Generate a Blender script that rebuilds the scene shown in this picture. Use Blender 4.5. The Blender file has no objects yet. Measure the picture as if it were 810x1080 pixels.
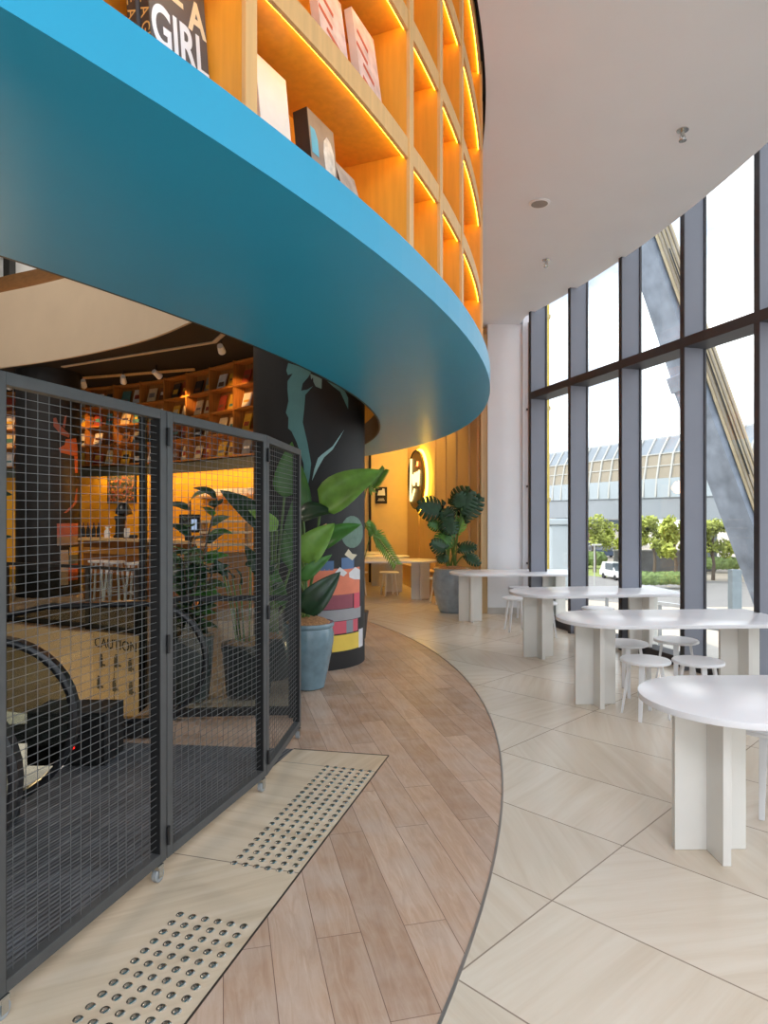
import bpy, bmesh, math, random
from mathutils import Vector, Matrix, noise
from mathutils.geometry import tessellate_polygon
random.seed(7)
SC = bpy.context.scene
COL = SC.collection
F = 706.0; EYE = 1.6
PI = math.pi
R = math.radians

def V(*a): return Vector(a)
def px(x, Y): return (x - 405) * Y / F
def zz(y, Y): return EYE + (540 - y) * Y / F
def at(x, y, Y): return Vector((px(x, Y), Y, zz(y, Y)))
def fl(x, y, z=0.0):
    Y = (EYE - z) * F / (y - 540)
    return Vector((px(x, Y), Y, z))

# ------------------------------------------------------------------ materials
def lin(c):
    out = []
    for v in c:
        v /= 255.0
        out.append(v / 12.92 if v <= .04045 else ((v + .055) / 1.055) ** 2.4)
    return (*out, 1.0)

MATS = {}
def mat(name, rgb, rough=.5, metal=0.0, var=.08, scale=8.0, bump=0.0, spec=.5, alpha=None, coat=0.0, trans=0.0):
    if name in MATS: return MATS[name]
    m = bpy.data.materials.new(name); m.use_nodes = True
    nt = m.node_tree; b = nt.nodes['Principled BSDF']
    tc = nt.nodes.new('ShaderNodeTexCoord')
    nz = nt.nodes.new('ShaderNodeTexNoise'); nz.inputs['Scale'].default_value = scale; nz.inputs['Detail'].default_value = 5
    nt.links.new(tc.outputs['Object'], nz.inputs['Vector'])
    rp = nt.nodes.new('ShaderNodeValToRGB')
    c = lin(rgb)
    rp.color_ramp.elements[0].position = .3; rp.color_ramp.elements[1].position = .7
    rp.color_ramp.elements[0].color = tuple(x * (1 - var) for x in c[:3]) + (1,)
    rp.color_ramp.elements[1].color = tuple(min(1, x * (1 + var)) for x in c[:3]) + (1,)
    nt.links.new(nz.outputs['Fac'], rp.inputs['Fac'])
    nt.links.new(rp.outputs['Color'], b.inputs['Base Color'])
    b.inputs['Roughness'].default_value = rough
    b.inputs['Metallic'].default_value = metal
    b.inputs['Specular IOR Level'].default_value = spec
    if coat: b.inputs['Coat Weight'].default_value = coat; b.inputs['Coat Roughness'].default_value = .1
    if trans: b.inputs['Transmission Weight'].default_value = trans
    if alpha is not None: b.inputs['Alpha'].default_value = alpha
    if bump:
        bp = nt.nodes.new('ShaderNodeBump'); bp.inputs['Strength'].default_value = bump; bp.inputs['Distance'].default_value = .01
        nt.links.new(nz.outputs['Fac'], bp.inputs['Height']); nt.links.new(bp.outputs['Normal'], b.inputs['Normal'])
    MATS[name] = m
    return m

def emit(name, rgb, strength):
    if name in MATS: return MATS[name]
    m = bpy.data.materials.new(name); m.use_nodes = True
    nt = m.node_tree; nt.nodes.remove(nt.nodes['Principled BSDF'])
    e = nt.nodes.new('ShaderNodeEmission'); e.inputs['Color'].default_value = lin(rgb); e.inputs['Strength'].default_value = strength
    nt.links.new(e.outputs[0], nt.nodes['Material Output'].inputs['Surface'])
    MATS[name] = m; return m

def glass(name, tint=(255, 255, 255), refl=.06, dirt=0.0):
    if name in MATS: return MATS[name]
    m = bpy.data.materials.new(name); m.use_nodes = True
    nt = m.node_tree; nt.nodes.remove(nt.nodes['Principled BSDF'])
    t = nt.nodes.new('ShaderNodeBsdfTransparent'); t.inputs['Color'].default_value = lin(tint)
    g = nt.nodes.new('ShaderNodeBsdfGlossy'); g.inputs['Roughness'].default_value = .02
    mx = nt.nodes.new('ShaderNodeMixShader'); mx.inputs[0].default_value = refl
    nt.links.new(t.outputs[0], mx.inputs[1]); nt.links.new(g.outputs[0], mx.inputs[2])
    nt.links.new(mx.outputs[0], nt.nodes['Material Output'].inputs['Surface'])
    MATS[name] = m; return m

def N(nt, typ, **kw):
    n = nt.nodes.new(typ)
    for k, v in kw.items():
        if k in n.inputs: n.inputs[k].default_value = v
        else: setattr(n, k, v)
    return n

def dot_node(nt, vec, d, off):
    n = N(nt, 'ShaderNodeVectorMath', operation='DOT_PRODUCT'); nt.links.new(vec, n.inputs[0]); n.inputs[1].default_value = (*d, 0)
    a = N(nt, 'ShaderNodeMath', operation='ADD'); a.inputs[1].default_value = off
    nt.links.new(n.outputs['Value'], a.inputs[0]); return a.outputs[0]

def ramp(nt, stops):
    r = nt.nodes.new('ShaderNodeValToRGB'); e = r.color_ramp.elements
    while len(e) < len(stops): e.new(.5)
    for el, (p, c) in zip(e, stops): el.position = p; el.color = lin(c)
    return r

def tile_material(name, ang, w, h, ou, ov, base, base2, vein, rough, mortar_c):
    m = bpy.data.materials.new(name); m.use_nodes = True
    nt = m.node_tree; b = nt.nodes['Principled BSDF']; L = nt.links.new
    geo = nt.nodes.new('ShaderNodeNewGeometry'); P = geo.outputs['Position']
    ux, uy = math.cos(ang), math.sin(ang)
    u = dot_node(nt, P, (ux, uy), -ou + 100 * w); v = dot_node(nt, P, (-uy, ux), -ov + 100 * h)
    cb = nt.nodes.new('ShaderNodeCombineXYZ'); L(u, cb.inputs[0]); L(v, cb.inputs[1])
    br = N(nt, 'ShaderNodeTexBrick', offset=0.0, offset_frequency=1, squash=1.0)
    br.inputs['Scale'].default_value = 1.0; br.inputs['Brick Width'].default_value = w; br.inputs['Row Height'].default_value = h
    br.inputs['Mortar Size'].default_value = .0035; br.inputs['Mortar Smooth'].default_value = .1
    br.inputs['Color1'].default_value = (0, 0, 0, 1); br.inputs['Color2'].default_value = (1, 1, 1, 1); br.inputs['Mortar'].default_value = (.5, .5, .5, 1)
    L(cb.outputs[0], br.inputs['Vector'])
    rnd = br.outputs['Color']
    # streaks whose direction and offset change from tile to tile
    sp = nt.nodes.new('ShaderNodeSeparateColor'); L(rnd, sp.inputs[0])
    an = N(nt, 'ShaderNodeMath', operation='MULTIPLY'); an.inputs[1].default_value = 2.4; L(sp.outputs[0], an.inputs[0])
    rot = N(nt, 'ShaderNodeVectorRotate', rotation_type='Z_AXIS'); L(cb.outputs[0], rot.inputs['Vector']); L(an.outputs[0], rot.inputs['Angle'])
    mp = nt.nodes.new('ShaderNodeMapping'); mp.inputs['Scale'].default_value = (.9, 13, 1); L(rot.outputs[0], mp.inputs['Vector'])
    ns = N(nt, 'ShaderNodeTexNoise'); ns.inputs['Scale'].default_value = 1.1; ns.inputs['Detail'].default_value = 8; ns.inputs['Roughness'].default_value = .62
    ns.inputs['Distortion'].default_value = .6
    L(mp.outputs[0], ns.inputs['Vector'])
    rp = ramp(nt, [(.3, vein), (.5, base), (.7, base2)]); L(ns.outputs['Fac'], rp.inputs['Fac'])
    ti = nt.nodes.new('ShaderNodeMix'); ti.data_type = 'RGBA'; ti.blend_type = 'MULTIPLY'; ti.inputs['Factor'].default_value = 1
    tr = ramp(nt, [(0, (244, 241, 237)), (1, (255, 255, 255))]); L(sp.outputs[0], tr.inputs['Fac'])
    L(rp.outputs[0], ti.inputs['A']); L(tr.outputs[0], ti.inputs['B'])
    mo = nt.nodes.new('ShaderNodeMix'); mo.data_type = 'RGBA'; L(br.outputs['Fac'], mo.inputs['Factor']); L(ti.outputs['Result'], mo.inputs['A']); mo.inputs['B'].default_value = lin(mortar_c)
    L(mo.outputs['Result'], b.inputs['Base Color'])
    b.inputs['Roughness'].default_value = rough
    return m

def plank_material(name, ang, w, h, stops, rough, seam):
    m = bpy.data.materials.new(name); m.use_nodes = True
    nt = m.node_tree; b = nt.nodes['Principled BSDF']; L = nt.links.new
    geo = nt.nodes.new('ShaderNodeNewGeometry'); P = geo.outputs['Position']
    ux, uy = math.cos(ang), math.sin(ang)
    u = dot_node(nt, P, (ux, uy), 100 * w); v = dot_node(nt, P, (-uy, ux), 100 * h)
    cb = nt.nodes.new('ShaderNodeCombineXYZ'); L(u, cb.inputs[0]); L(v, cb.inputs[1])
    br = N(nt, 'ShaderNodeTexBrick', offset=.37, offset_frequency=2)
    br.inputs['Scale'].default_value = 1.0; br.inputs['Brick Width'].default_value = w; br.inputs['Row Height'].default_value = h
    br.inputs['Mortar Size'].default_value = .0016; br.inputs['Mortar Smooth'].default_value = .2
    br.inputs['Color1'].default_value = (0, 0, 0, 1); br.inputs['Color2'].default_value = (1, 1, 1, 1); br.inputs['Mortar'].default_value = (.5, .5, .5, 1)
    L(cb.outputs[0], br.inputs['Vector'])
    sp = nt.nodes.new('ShaderNodeSeparateColor'); L(br.outputs['Color'], sp.inputs[0])
    # grain stretched along the plank
    of = nt.nodes.new('ShaderNodeVectorMath'); of.operation = 'ADD'; L(cb.outputs[0], of.inputs[0])
    sc = N(nt, 'ShaderNodeMath', operation='MULTIPLY'); sc.inputs[1].default_value = 9; L(sp.outputs[0], sc.inputs[0])
    cc = nt.nodes.new('ShaderNodeCombineXYZ'); L(sc.outputs[0], cc.inputs[2]); L(cc.outputs[0], of.inputs[1])
    mp = nt.nodes.new('ShaderNodeMapping'); mp.inputs['Scale'].default_value = (1.5, 11, 1); L(of.outputs[0], mp.inputs['Vector'])
    ns = N(nt, 'ShaderNodeTexNoise'); ns.inputs['Scale'].default_value = 2.2; ns.inputs['Detail'].default_value = 9; ns.inputs['Roughness'].default_value = .66; ns.inputs['Distortion'].default_value = 1.1
    L(mp.outputs[0], ns.inputs['Vector'])
    rp = ramp(nt, stops); L(ns.outputs['Fac'], rp.inputs['Fac'])
    tr = ramp(nt, [(0, (222, 214, 208)), (1, (255, 255, 255))]); L(sp.outputs[0], tr.inputs['Fac'])
    ti = nt.nodes.new('ShaderNodeMix'); ti.data_type = 'RGBA'; ti.blend_type = 'MULTIPLY'; ti.inputs['Factor'].default_value = 1
    L(rp.outputs[0], ti.inputs['A']); L(tr.outputs[0], ti.inputs['B'])
    # cloudy white-washed wear
    n2 = N(nt, 'ShaderNodeTexNoise'); n2.inputs['Scale'].default_value = 4.6; n2.inputs['Detail'].default_value = 6; L(P, n2.inputs['Vector'])
    r2 = ramp(nt, [(.42, (0, 0, 0)), (.72, (170, 170, 170))]); L(n2.outputs['Fac'], r2.inputs['Fac'])
    wm = nt.nodes.new('ShaderNodeMix'); wm.data_type = 'RGBA'; L(r2.outputs[0], wm.inputs['Factor']); L(ti.outputs['Result'], wm.inputs['A']); wm.inputs['B'].default_value = lin((206, 192, 182))
    mo = nt.nodes.new('ShaderNodeMix'); mo.data_type = 'RGBA'; L(br.outputs['Fac'], mo.inputs['Factor']); L(wm.outputs['Result'], mo.inputs['A']); mo.inputs['B'].default_value = lin(seam)
    L(mo.outputs['Result'], b.inputs['Base Color'])
    b.inputs['Roughness'].default_value = rough
    bp = nt.nodes.new('ShaderNodeBump'); bp.inputs['Strength'].default_value = .08; bp.inputs['Distance'].default_value = .01
    L(ns.outputs['Fac'], bp.inputs['Height']); L(bp.outputs['Normal'], b.inputs['Normal'])
    return m

def stripe_material(name, ang, period, c1, c2, rough=.45, metal=.3):
    m = bpy.data.materials.new(name); m.use_nodes = True
    nt = m.node_tree; b = nt.nodes['Principled BSDF']; L = nt.links.new
    geo = nt.nodes.new('ShaderNodeNewGeometry')
    v = dot_node(nt, geo.outputs['Position'], (-math.sin(ang), math.cos(ang)), 50)
    mu = N(nt, 'ShaderNodeMath', operation='MULTIPLY'); mu.inputs[1].default_value = 1 / period; L(v, mu.inputs[0])
    fr = N(nt, 'ShaderNodeMath', operation='PINGPONG'); fr.inputs[1].default_value = .5; L(mu.outputs[0], fr.inputs[0])
    rp = ramp(nt, [(.16, c1), (.34, c2)]); L(fr.outputs[0], rp.inputs['Fac'])
    nz = N(nt, 'ShaderNodeTexNoise'); nz.inputs['Scale'].default_value = 5; L(geo.outputs['Position'], nz.inputs['Vector'])
    tr = ramp(nt, [(.3, (205, 205, 205)), (.7, (255, 255, 255))]); L(nz.outputs['Fac'], tr.inputs['Fac'])
    ti = nt.nodes.new('ShaderNodeMix'); ti.data_type = 'RGBA'; ti.blend_type = 'MULTIPLY'; ti.inputs['Factor'].default_value = 1
    L(rp.outputs[0], ti.inputs['A']); L(tr.outputs[0], ti.inputs['B']); L(ti.outputs['Result'], b.inputs['Base Color'])
    b.inputs['Roughness'].default_value = rough; b.inputs['Metallic'].default_value = metal
    bp = nt.nodes.new('ShaderNodeBump'); bp.inputs['Strength'].default_value = .5; bp.inputs['Distance'].default_value = .004
    L(fr.outputs[0], bp.inputs['Height']); L(bp.outputs['Normal'], b.inputs['Normal'])
    return m

def grain_material(name, rgb, rough=.45, axis_scale=(14, 14, 1.2), var=.13):
    if name in MATS: return MATS[name]
    m = bpy.data.materials.new(name); m.use_nodes = True
    nt = m.node_tree; b = nt.nodes['Principled BSDF']; L = nt.links.new
    tc = nt.nodes.new('ShaderNodeTexCoord'); mp = nt.nodes.new('ShaderNodeMapping'); mp.inputs['Scale'].default_value = axis_scale
    L(tc.outputs['Object'], mp.inputs['Vector'])
    ns = N(nt, 'ShaderNodeTexNoise'); ns.inputs['Scale'].default_value = 3; ns.inputs['Detail'].default_value = 7; L(mp.outputs[0], ns.inputs['Vector'])
    c = rgb
    rp = ramp(nt, [(.3, tuple(x * (1 - var) for x in c)), (.7, tuple(min(255, x * (1 + var * .6)) for x in c))]); L(ns.outputs['Fac'], rp.inputs['Fac'])
    L(rp.outputs[0], b.inputs['Base Color']); b.inputs['Roughness'].default_value = rough
    MATS[name] = m; return m

# ------------------------------------------------------------------ mesh builder
class MB:
    def __init__(s): s.v = []; s.f = []
    def add(s, vs, fs):
        o = len(s.v); s.v += [Vector(p) for p in vs]; s.f += [tuple(i + o for i in f) for f in fs]; return s
    def hexa(s, p):   # 8 points: bottom 4 ccw, top 4
        return s.add(p, [(3, 2, 1, 0), (4, 5, 6, 7), (0, 1, 5, 4), (1, 2, 6, 5), (2, 3, 7, 6), (3, 0, 4, 7)])
    def box(s, c, d, rz=0.0):
        cx, cy, cz = c; x, y, z = d[0] / 2, d[1] / 2, d[2] / 2
        ca, sa = math.cos(rz), math.sin(rz)
        pts = []
        for dz in (-z, z):
            for dx, dy in ((-x, -y), (x, -y), (x, y), (-x, y)):
                pts.append((cx + dx * ca - dy * sa, cy + dx * sa + dy * ca, cz + dz))
        return s.hexa(pts)
    def obox(s, c, ex, ey, ez):   # centre + three half axes
        c = Vector(c); ex = Vector(ex); ey = Vector(ey); ez = Vector(ez)
        return s.hexa([c - ex - ey - ez, c + ex - ey - ez, c + ex + ey - ez, c - ex + ey - ez, c - ex - ey + ez, c + ex - ey + ez, c + ex + ey + ez, c - ex + ey + ez])
    def bar(s, a, b, w, h, up=(0, 0, 1)):
        a = Vector(a); b = Vector(b); d = (b - a); n = d.normalized(); up = Vector(up)
        if abs(n.dot(up)) > .98: up = Vector((0, 1, 0))
        r = n.cross(up).normalized(); u = r.cross(n)
        return s.obox((a + b) / 2, d / 2, r * w / 2, u * h / 2)
    def prism(s, poly, z0, z1):
        n = len(poly); tris = tessellate_polygon([[Vector((p[0], p[1], 0)) for p in poly]])
        vs = [(p[0], p[1], z0) for p in poly] + [(p[0], p[1], z1) for p in poly]
        fs = []
        for t in tris:
            a, b, c = [Vector((poly[i][0], poly[i][1], 0)) for i in t]
            if (b - a).cross(c - a).z < 0: t = (t[0], t[2], t[1])
            fs.append(tuple(i + n for i in t)); fs.append((t[2], t[1], t[0]))
        area = sum(poly[i][0] * poly[(i + 1) % n][1] - poly[(i + 1) % n][0] * poly[i][1] for i in range(n))
        for i in range(n):
            j = (i + 1) % n
            fs.append((i, j, j + n, i + n) if area > 0 else (j, i, i + n, j + n))
        return s.add(vs, fs)
    def tube(s, pts, r, n=8, closed=False, caps=True):
        pts = [Vector(p) for p in pts]; m = len(pts)
        rr = r if isinstance(r, (list, tuple)) else [r] * m
        prev = None; vs = []
        for i, p in enumerate(pts):
            a = pts[(i - 1) % m] if (closed or i > 0) else p
            b = pts[(i + 1) % m] if (closed or i < m - 1) else p
            t = (b - a).normalized()
            if prev is None:
                up = Vector((0, 0, 1)) if abs(t.z) < .9 else Vector((1, 0, 0))
                u = t.cross(up).normalized()
            else:
                u = (prev - t * prev.dot(t)).normalized()
            prev = u; w = t.cross(u)
            for k in range(n):
                an = 2 * PI * k / n
                vs.append(p + (u * math.cos(an) + w * math.sin(an)) * rr[i])
        fs = []
        for i in range(m if closed else m - 1):
            j = (i + 1) % m
            for k in range(n):
                l = (k + 1) % n
                fs.append((i * n + k, i * n + l, j * n + l, j * n + k))
        if caps and not closed:
            fs.append(tuple(reversed(range(n)))); fs.append(tuple(range((m - 1) * n, m * n)))
        return s.add(vs, fs)
    def lathe(s, prof, c=(0, 0, 0), n=28):
        vs = []; fs = []; m = len(prof)
        for r, z in prof:
            for k in range(n):
                a = 2 * PI * k / n
                vs.append((c[0] + r * math.cos(a), c[1] + r * math.sin(a), c[2] + z))
        for i in range(m - 1):
            for k in range(n):
                l = (k + 1) % n
                fs.append((i * n + k, i * n + l, (i + 1) * n + l, (i + 1) * n + k))
        fs.append(tuple(reversed(range(n)))); fs.append(tuple(range((m - 1) * n, m * n)))
        return s.add(vs, fs)
    def ball(s, c, r, nu=10, nv=7, sx=1, sy=1, sz=1, jit=0):
        prof = []
        vs = []; fs = []
        for i in range(nv + 1):
            ph = PI * i / nv
            for k in range(nu):
                a = 2 * PI * k / nu
                q = 1 + (random.uniform(-jit, jit) if jit else 0)
                vs.append((c[0] + r * sx * q * math.sin(ph) * math.cos(a), c[1] + r * sy * q * math.sin(ph) * math.sin(a), c[2] - r * sz * q * math.cos(ph)))
        for i in range(nv):
            for k in range(nu):
                l = (k + 1) % nu
                fs.append((i * nu + k, i * nu + l, (i + 1) * nu + l, (i + 1) * nu + k))
        return s.add(vs, fs)
    def sweep(s, rows, closed_section=True, caps=True):
        # rows: list of point lists (same length)
        n = len(rows[0]); vs = [p for r in rows for p in r]; fs = []
        for i in range(len(rows) - 1):
            for k in range(n if closed_section else n - 1):
                l = (k + 1) % n
                fs.append((i * n + k, (i + 1) * n + k, (i + 1) * n + l, i * n + l))
        if caps and closed_section:
            fs.append(tuple(range(n))); fs.append(tuple(reversed(range((len(rows) - 1) * n, len(rows) * n))))
        return s.add(vs, fs)
    def build(s, name, material, parent=None, smooth=False, bevel=0.0, seg=2, local=False, recalc=True):
        me = bpy.data.meshes.new(name)
        off = Vector((0, 0, 0))
        if parent is not None and not local:
            p = parent
            while p is not None: off += p.location; p = p.parent
        me.from_pydata([tuple(v - off) for v in s.v], [], s.f)
        bm = bmesh.new(); bm.from_mesh(me)
        bmesh.ops.remove_doubles(bm, verts=bm.verts, dist=1e-5)
        if recalc: bmesh.ops.recalc_face_normals(bm, faces=bm.faces)
        if bevel:
            es = [e for e in bm.edges if len(e.link_faces) == 2 and e.calc_face_angle(0) > R(35)]
            bmesh.ops.bevel(bm, geom=es, offset=bevel, segments=seg, affect='EDGES', clamp_overlap=True, profile=.5)
        bm.to_mesh(me); bm.free()
        if smooth:
            for p in me.polygons: p.use_smooth = True
            try: me.set_sharp_from_angle(angle=R(40))
            except Exception: pass
        me.materials.append(material)
        o = bpy.data.objects.new(name, me); COL.objects.link(o)
        if parent is not None: o.parent = parent
        return o

def tag(o, label, cat, group=None, kind=None):
    o['label'] = label; o['category'] = cat
    if group: o['group'] = group
    if kind: o['kind'] = kind
    return o
def thing(name, label, cat, loc=(0, 0, 0), rz=0.0, group=None):
    o = bpy.data.objects.new(name, None); COL.objects.link(o)
    o.location = loc; o.rotation_euler = (0, 0, rz); o.empty_display_size = .1
    return tag(o, label, cat, group)
def struct(name, mb, m, smooth=False, parent=None, recalc=True, bevel=0.0):
    o = mb.build(name, m, parent, smooth=smooth, recalc=recalc, bevel=bevel)
    if parent is None: o['kind'] = 'structure'
    return o
KIDS = {}
def dup(root, loc, rz=None, label=None, group=None):
    r = root.copy(); COL.objects.link(r); r.location = loc
    if rz is not None: r.rotation_euler = (0, 0, rz)
    if label: r['label'] = label
    if group: r['group'] = group
    for ch in list(root.children):
        c = ch.copy(); COL.objects.link(c); c.parent = r
        for g in list(ch.children):
            d = g.copy(); COL.objects.link(d); d.parent = c
    return r

def text_mesh(txt, size, matrix, name, m, parent, extrude=.0004, align='CENTER', bold=0.0, sx=1.0, shear=0.0):
    cu = bpy.data.curves.new(name, 'FONT'); cu.body = txt; cu.size = size; cu.extrude = extrude
    cu.align_x = align; cu.align_y = 'CENTER'; cu.offset = bold; cu.shear = shear
    t = bpy.data.objects.new(name, cu); COL.objects.link(t)
    bpy.context.view_layer.update()
    me = bpy.data.meshes.new_from_object(t.evaluated_get(bpy.context.evaluated_depsgraph_get()))
    bpy.data.objects.remove(t); bpy.data.curves.remove(cu)
    for v in me.vertices: v.co = matrix @ Vector((v.co.x * sx, v.co.y, v.co.z))
    me.materials.clear(); me.materials.append(m)
    o = bpy.data.objects.new(name, me); COL.objects.link(o); o.parent = parent
    return o
def frame(o, x, y, z): # matrix with columns
    return Matrix(((x[0], y[0], z[0], o[0]), (x[1], y[1], z[1], o[1]), (x[2], y[2], z[2], o[2]), (0, 0, 0, 1)))

def arc(C, Rr, a0, a1, n):
    return [Vector((C[0] + Rr * math.cos(R(a0 + (a1 - a0) * i / n)), C[1] + Rr * math.sin(R(a0 + (a1 - a0) * i / n)), 0)) for i in range(n + 1)]
def spline(P, n=8):
    P = [Vector(p) for p in P]; Q = [2 * P[0] - P[1]] + P + [2 * P[-1] - P[-2]]; out = []
    for i in range(1, len(Q) - 2):
        for k in range(n):
            t = k / n
            a, b, c, d = Q[i - 1], Q[i], Q[i + 1], Q[i + 2]
            out.append(.5 * ((2 * b) + (c - a) * t + (2 * a - 5 * b + 4 * c - d) * t * t + (3 * b - a - 3 * c + d) * t ** 3))
    out.append(P[-1]); return out
def ray_circ(x, C, Rr, far=False):
    d = Vector(((x - 405) / F, 1.0)).normalized(); C = Vector((C[0], C[1]))
    b = -C.dot(d); c = C.dot(C) - Rr * Rr; D = max(0, b * b - c)
    t = -b + (1 if far else -1) * math.sqrt(D); p = d * t
    return math.degrees(math.atan2(p.y - C.y, p.x - C.x))

# ------------------------------------------------------------------ palette
M_tile = tile_material('pale_stone_tile', R(-45), 1.15, .64, .839 - 1.15 * 2 - 0.0, .52, (224, 212, 195), (229, 219, 204), (217, 203, 184), .25, (150, 134, 118))
M_strip = tile_material('beige_stone_strip', R(74.2), 1.2, .9, .35, .2, (220, 201, 176), (228, 211, 190), (205, 184, 158), .4, (132, 114, 98))
M_wood = plank_material('weathered_wood_planks', R(103.5), 1.25, .17, [(.2, (180, 146, 122)), (.48, (202, 170, 146)), (.75, (219, 195, 176))], .42, (120, 90, 74))
M_cafe_wood = plank_material('cafe_floor_boards', R(10), 1.4, .16, [(.3, (120, 82, 44)), (.5, (158, 110, 62)), (.7, (176, 128, 76))], .4, (70, 48, 28))
M_teal = mat('teal_blue_paint', (44, 152, 190), .32, var=.02, scale=2, spec=.22)
M_ceil = mat('ceiling_white_paint', (226, 231, 237), .8, var=.012, scale=2)
M_white = mat('wall_white_paint', (234, 237, 241), .7, var=.015, scale=3)
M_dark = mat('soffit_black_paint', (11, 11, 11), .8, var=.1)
M_oak = grain_material('light_oak_veneer', (214, 164, 92), .45, var=.05)
M_in = grain_material('honey_laminate', (228, 158, 52), .45, var=.04)
M_oak_face = grain_material('light_oak_edge', (216, 172, 112), .45, var=.05)
M_led = emit('warm_light_strip', (255, 194, 60), 12.5)
M_fin = mat('grey_blue_aluminium', (122, 125, 137), .5, metal=.0, var=.03, scale=3)
M_fin_dark = mat('dark_grey_aluminium', (62, 62, 67), .6, metal=.0, var=.05)
M_glass = glass('window_glass', (250, 253, 253), .05)
M_table = mat('white_laminate', (240, 240, 244), .25, var=.01, scale=4)
M_leg = mat('white_painted_panel', (228, 225, 219), .45, var=.02, scale=6)
M_stool = mat('white_plastic', (236, 237, 240), .35, var=.012)
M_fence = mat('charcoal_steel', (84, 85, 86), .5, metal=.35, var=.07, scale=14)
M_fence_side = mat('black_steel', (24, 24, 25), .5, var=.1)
M_wire = mat('galvanised_wire', (104, 106, 107), .5, metal=.35, var=.08, scale=30)
M_steel = mat('polished_steel', (196, 196, 192), .18, metal=1.0, var=.06, scale=30)
M_rubber = mat('black_rubber', (26, 26, 29), .28, var=.15, scale=20)
M_caster = mat('grey_caster_rubber', (150, 154, 156), .5, var=.1, scale=30)
M_column = mat('charcoal_painted_column', (32, 32, 34), .55, var=.06, scale=4)
M_black = mat('matt_black', (20, 20, 21), .55, var=.1)
M_leaf_lt = mat('leaf_light_green', (116, 158, 62), .4, var=.22, scale=9)
M_leaf = mat('leaf_green', (72, 122, 52), .38, var=.25, scale=9)
M_leaf_dk = mat('leaf_dark_green', (34, 62, 38), .32, var=.3, scale=9)
M_leaf_mons = mat('leaf_monstera', (38, 72, 44), .35, var=.3, scale=12)
M_stem = mat('plant_stem', (96, 128, 66), .5, var=.15)
M_soil = mat('coconut_husk_mulch', (172, 124, 84), .95, var=.4, scale=60, bump=.6)
M_pot_blue = mat('glazed_blue_ceramic', (112, 138, 150), .2, var=.16, scale=10, coat=.4)
M_pot_grey = mat('glazed_grey_ceramic', (146, 158, 168), .28, var=.14, scale=12, coat=.3)
M_pot_dark = mat('dark_clay_pot', (66, 62, 60), .5, var=.15, scale=10)
M_panelwood = grain_material('honey_wall_panel', (218, 184, 134), .5, (10, 10, .6), .03)
M_yellow = mat('mustard_yellow_paint', (236, 172, 40), .55, var=.03, scale=3)
M_beige = mat('beige_plaster', (206, 188, 164), .75, var=.03, scale=2)
M_brown = grain_material('brown_wood_band', (120, 86, 50), .6, (3, 3, 9), .1)

# ------------------------------------------------------------------ camera
cam = bpy.data.cameras.new('camera'); co = bpy.data.objects.new('camera', cam); COL.objects.link(co)
cam.sensor_fit = 'VERTICAL'; cam.sensor_height = 36.0; cam.sensor_width = 27.0; cam.lens = F / 1080 * 36.0
co.location = (0, 0, EYE); co.rotation_euler = (R(90), 0, 0); cam.clip_end = 600; cam.clip_start = .05
SC.camera = co

# ------------------------------------------------------------------ plan geometry (metres)
CO, RO = (-7.92, 6.08), 8.775          # outer edge of the blue ring
CH, RH = (-8.64, 6.76), 8.605          # its inner edge
CF, RF = (-8.32, 5.50), 9.152          # edge of the wooden floor
CC, RC = (-12.165, 4.843), 15.237      # outer edge of the white ceiling
Z_RING0, Z_RING1 = 2.47, 2.605
Z_CEIL = 4.55
def win_x(Y): return 2.28 + .2806 * (10.34 - Y)
WT = Vector((.2701, -.9628, 0))        # along the window wall, towards us
WN = Vector((-.9628, -.2701, 0))       # inward

# ================================================================== FLOORS
strip_r0 = fl(410, 797); strip_l0 = fl(310, 790)
sd = Vector((.272, .962, 0)); sn = Vector((.962, -.272, 0))
strip_poly = [strip_l0, strip_r0, strip_r0 - sd * 5.2, strip_l0 - sd * 5.2]
land_far_l = Vector((-1.95, 4.66, 0))
land_poly = [strip_l0, land_far_l, Vector((-2.35, 1.6, 0)), Vector((-2.6, -.5, 0)), strip_l0 - sd * 5.2]
woodarc = arc(CF, RF, -62, 75, 90)
def fpoly():
    poly = [(p.x, p.y) for p in woodarc]
    # back along the edge of the void
    poly += [(-9.5, 13.0), (-9.5, 10.3), (-7.6, 10.15), (-5.54, 9.65), (-4.4, 9.2), (-3.2, 8.56), (-2.5, 7.9), (-2.05, 6.9), (-1.95, 5.6), (land_far_l.x, land_far_l.y)]
    poly += [(strip_l0.x, strip_l0.y), (strip_r0.x, strip_r0.y)]
    q = strip_r0 - sd * 5.2
    poly += [(q.x, q.y)]
    return poly
struct('floor', MB().prism(fpoly(), -.30, 0), M_wood)
# stone tile floor: everything outside the wooden curve
tp = [(p.x, p.y) for p in woodarc] + [(-9.5, 13.0), (-9.5, 18.5), (3.5, 18.5)]
tp += [(win_x(Y), Y) for Y in (12.0, 10.0, 5.0, 0.0, -6.0)]
tp += [(-4.0, -6.0)]
struct('floor_tiles', MB().prism(tp, -.30, -.001), M_tile)
struct('floor_strip', MB().prism([(p.x, p.y) for p in strip_poly], -.30, .001), M_strip)
M_land = stripe_material('ribbed_landing_plate', R(70), .024, (64, 65, 69), (122, 124, 130), .5, .0)
struct('floor_landing', MB().prism([(p.x, p.y) for p in land_poly], -.30, .0005), M_land)
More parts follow.
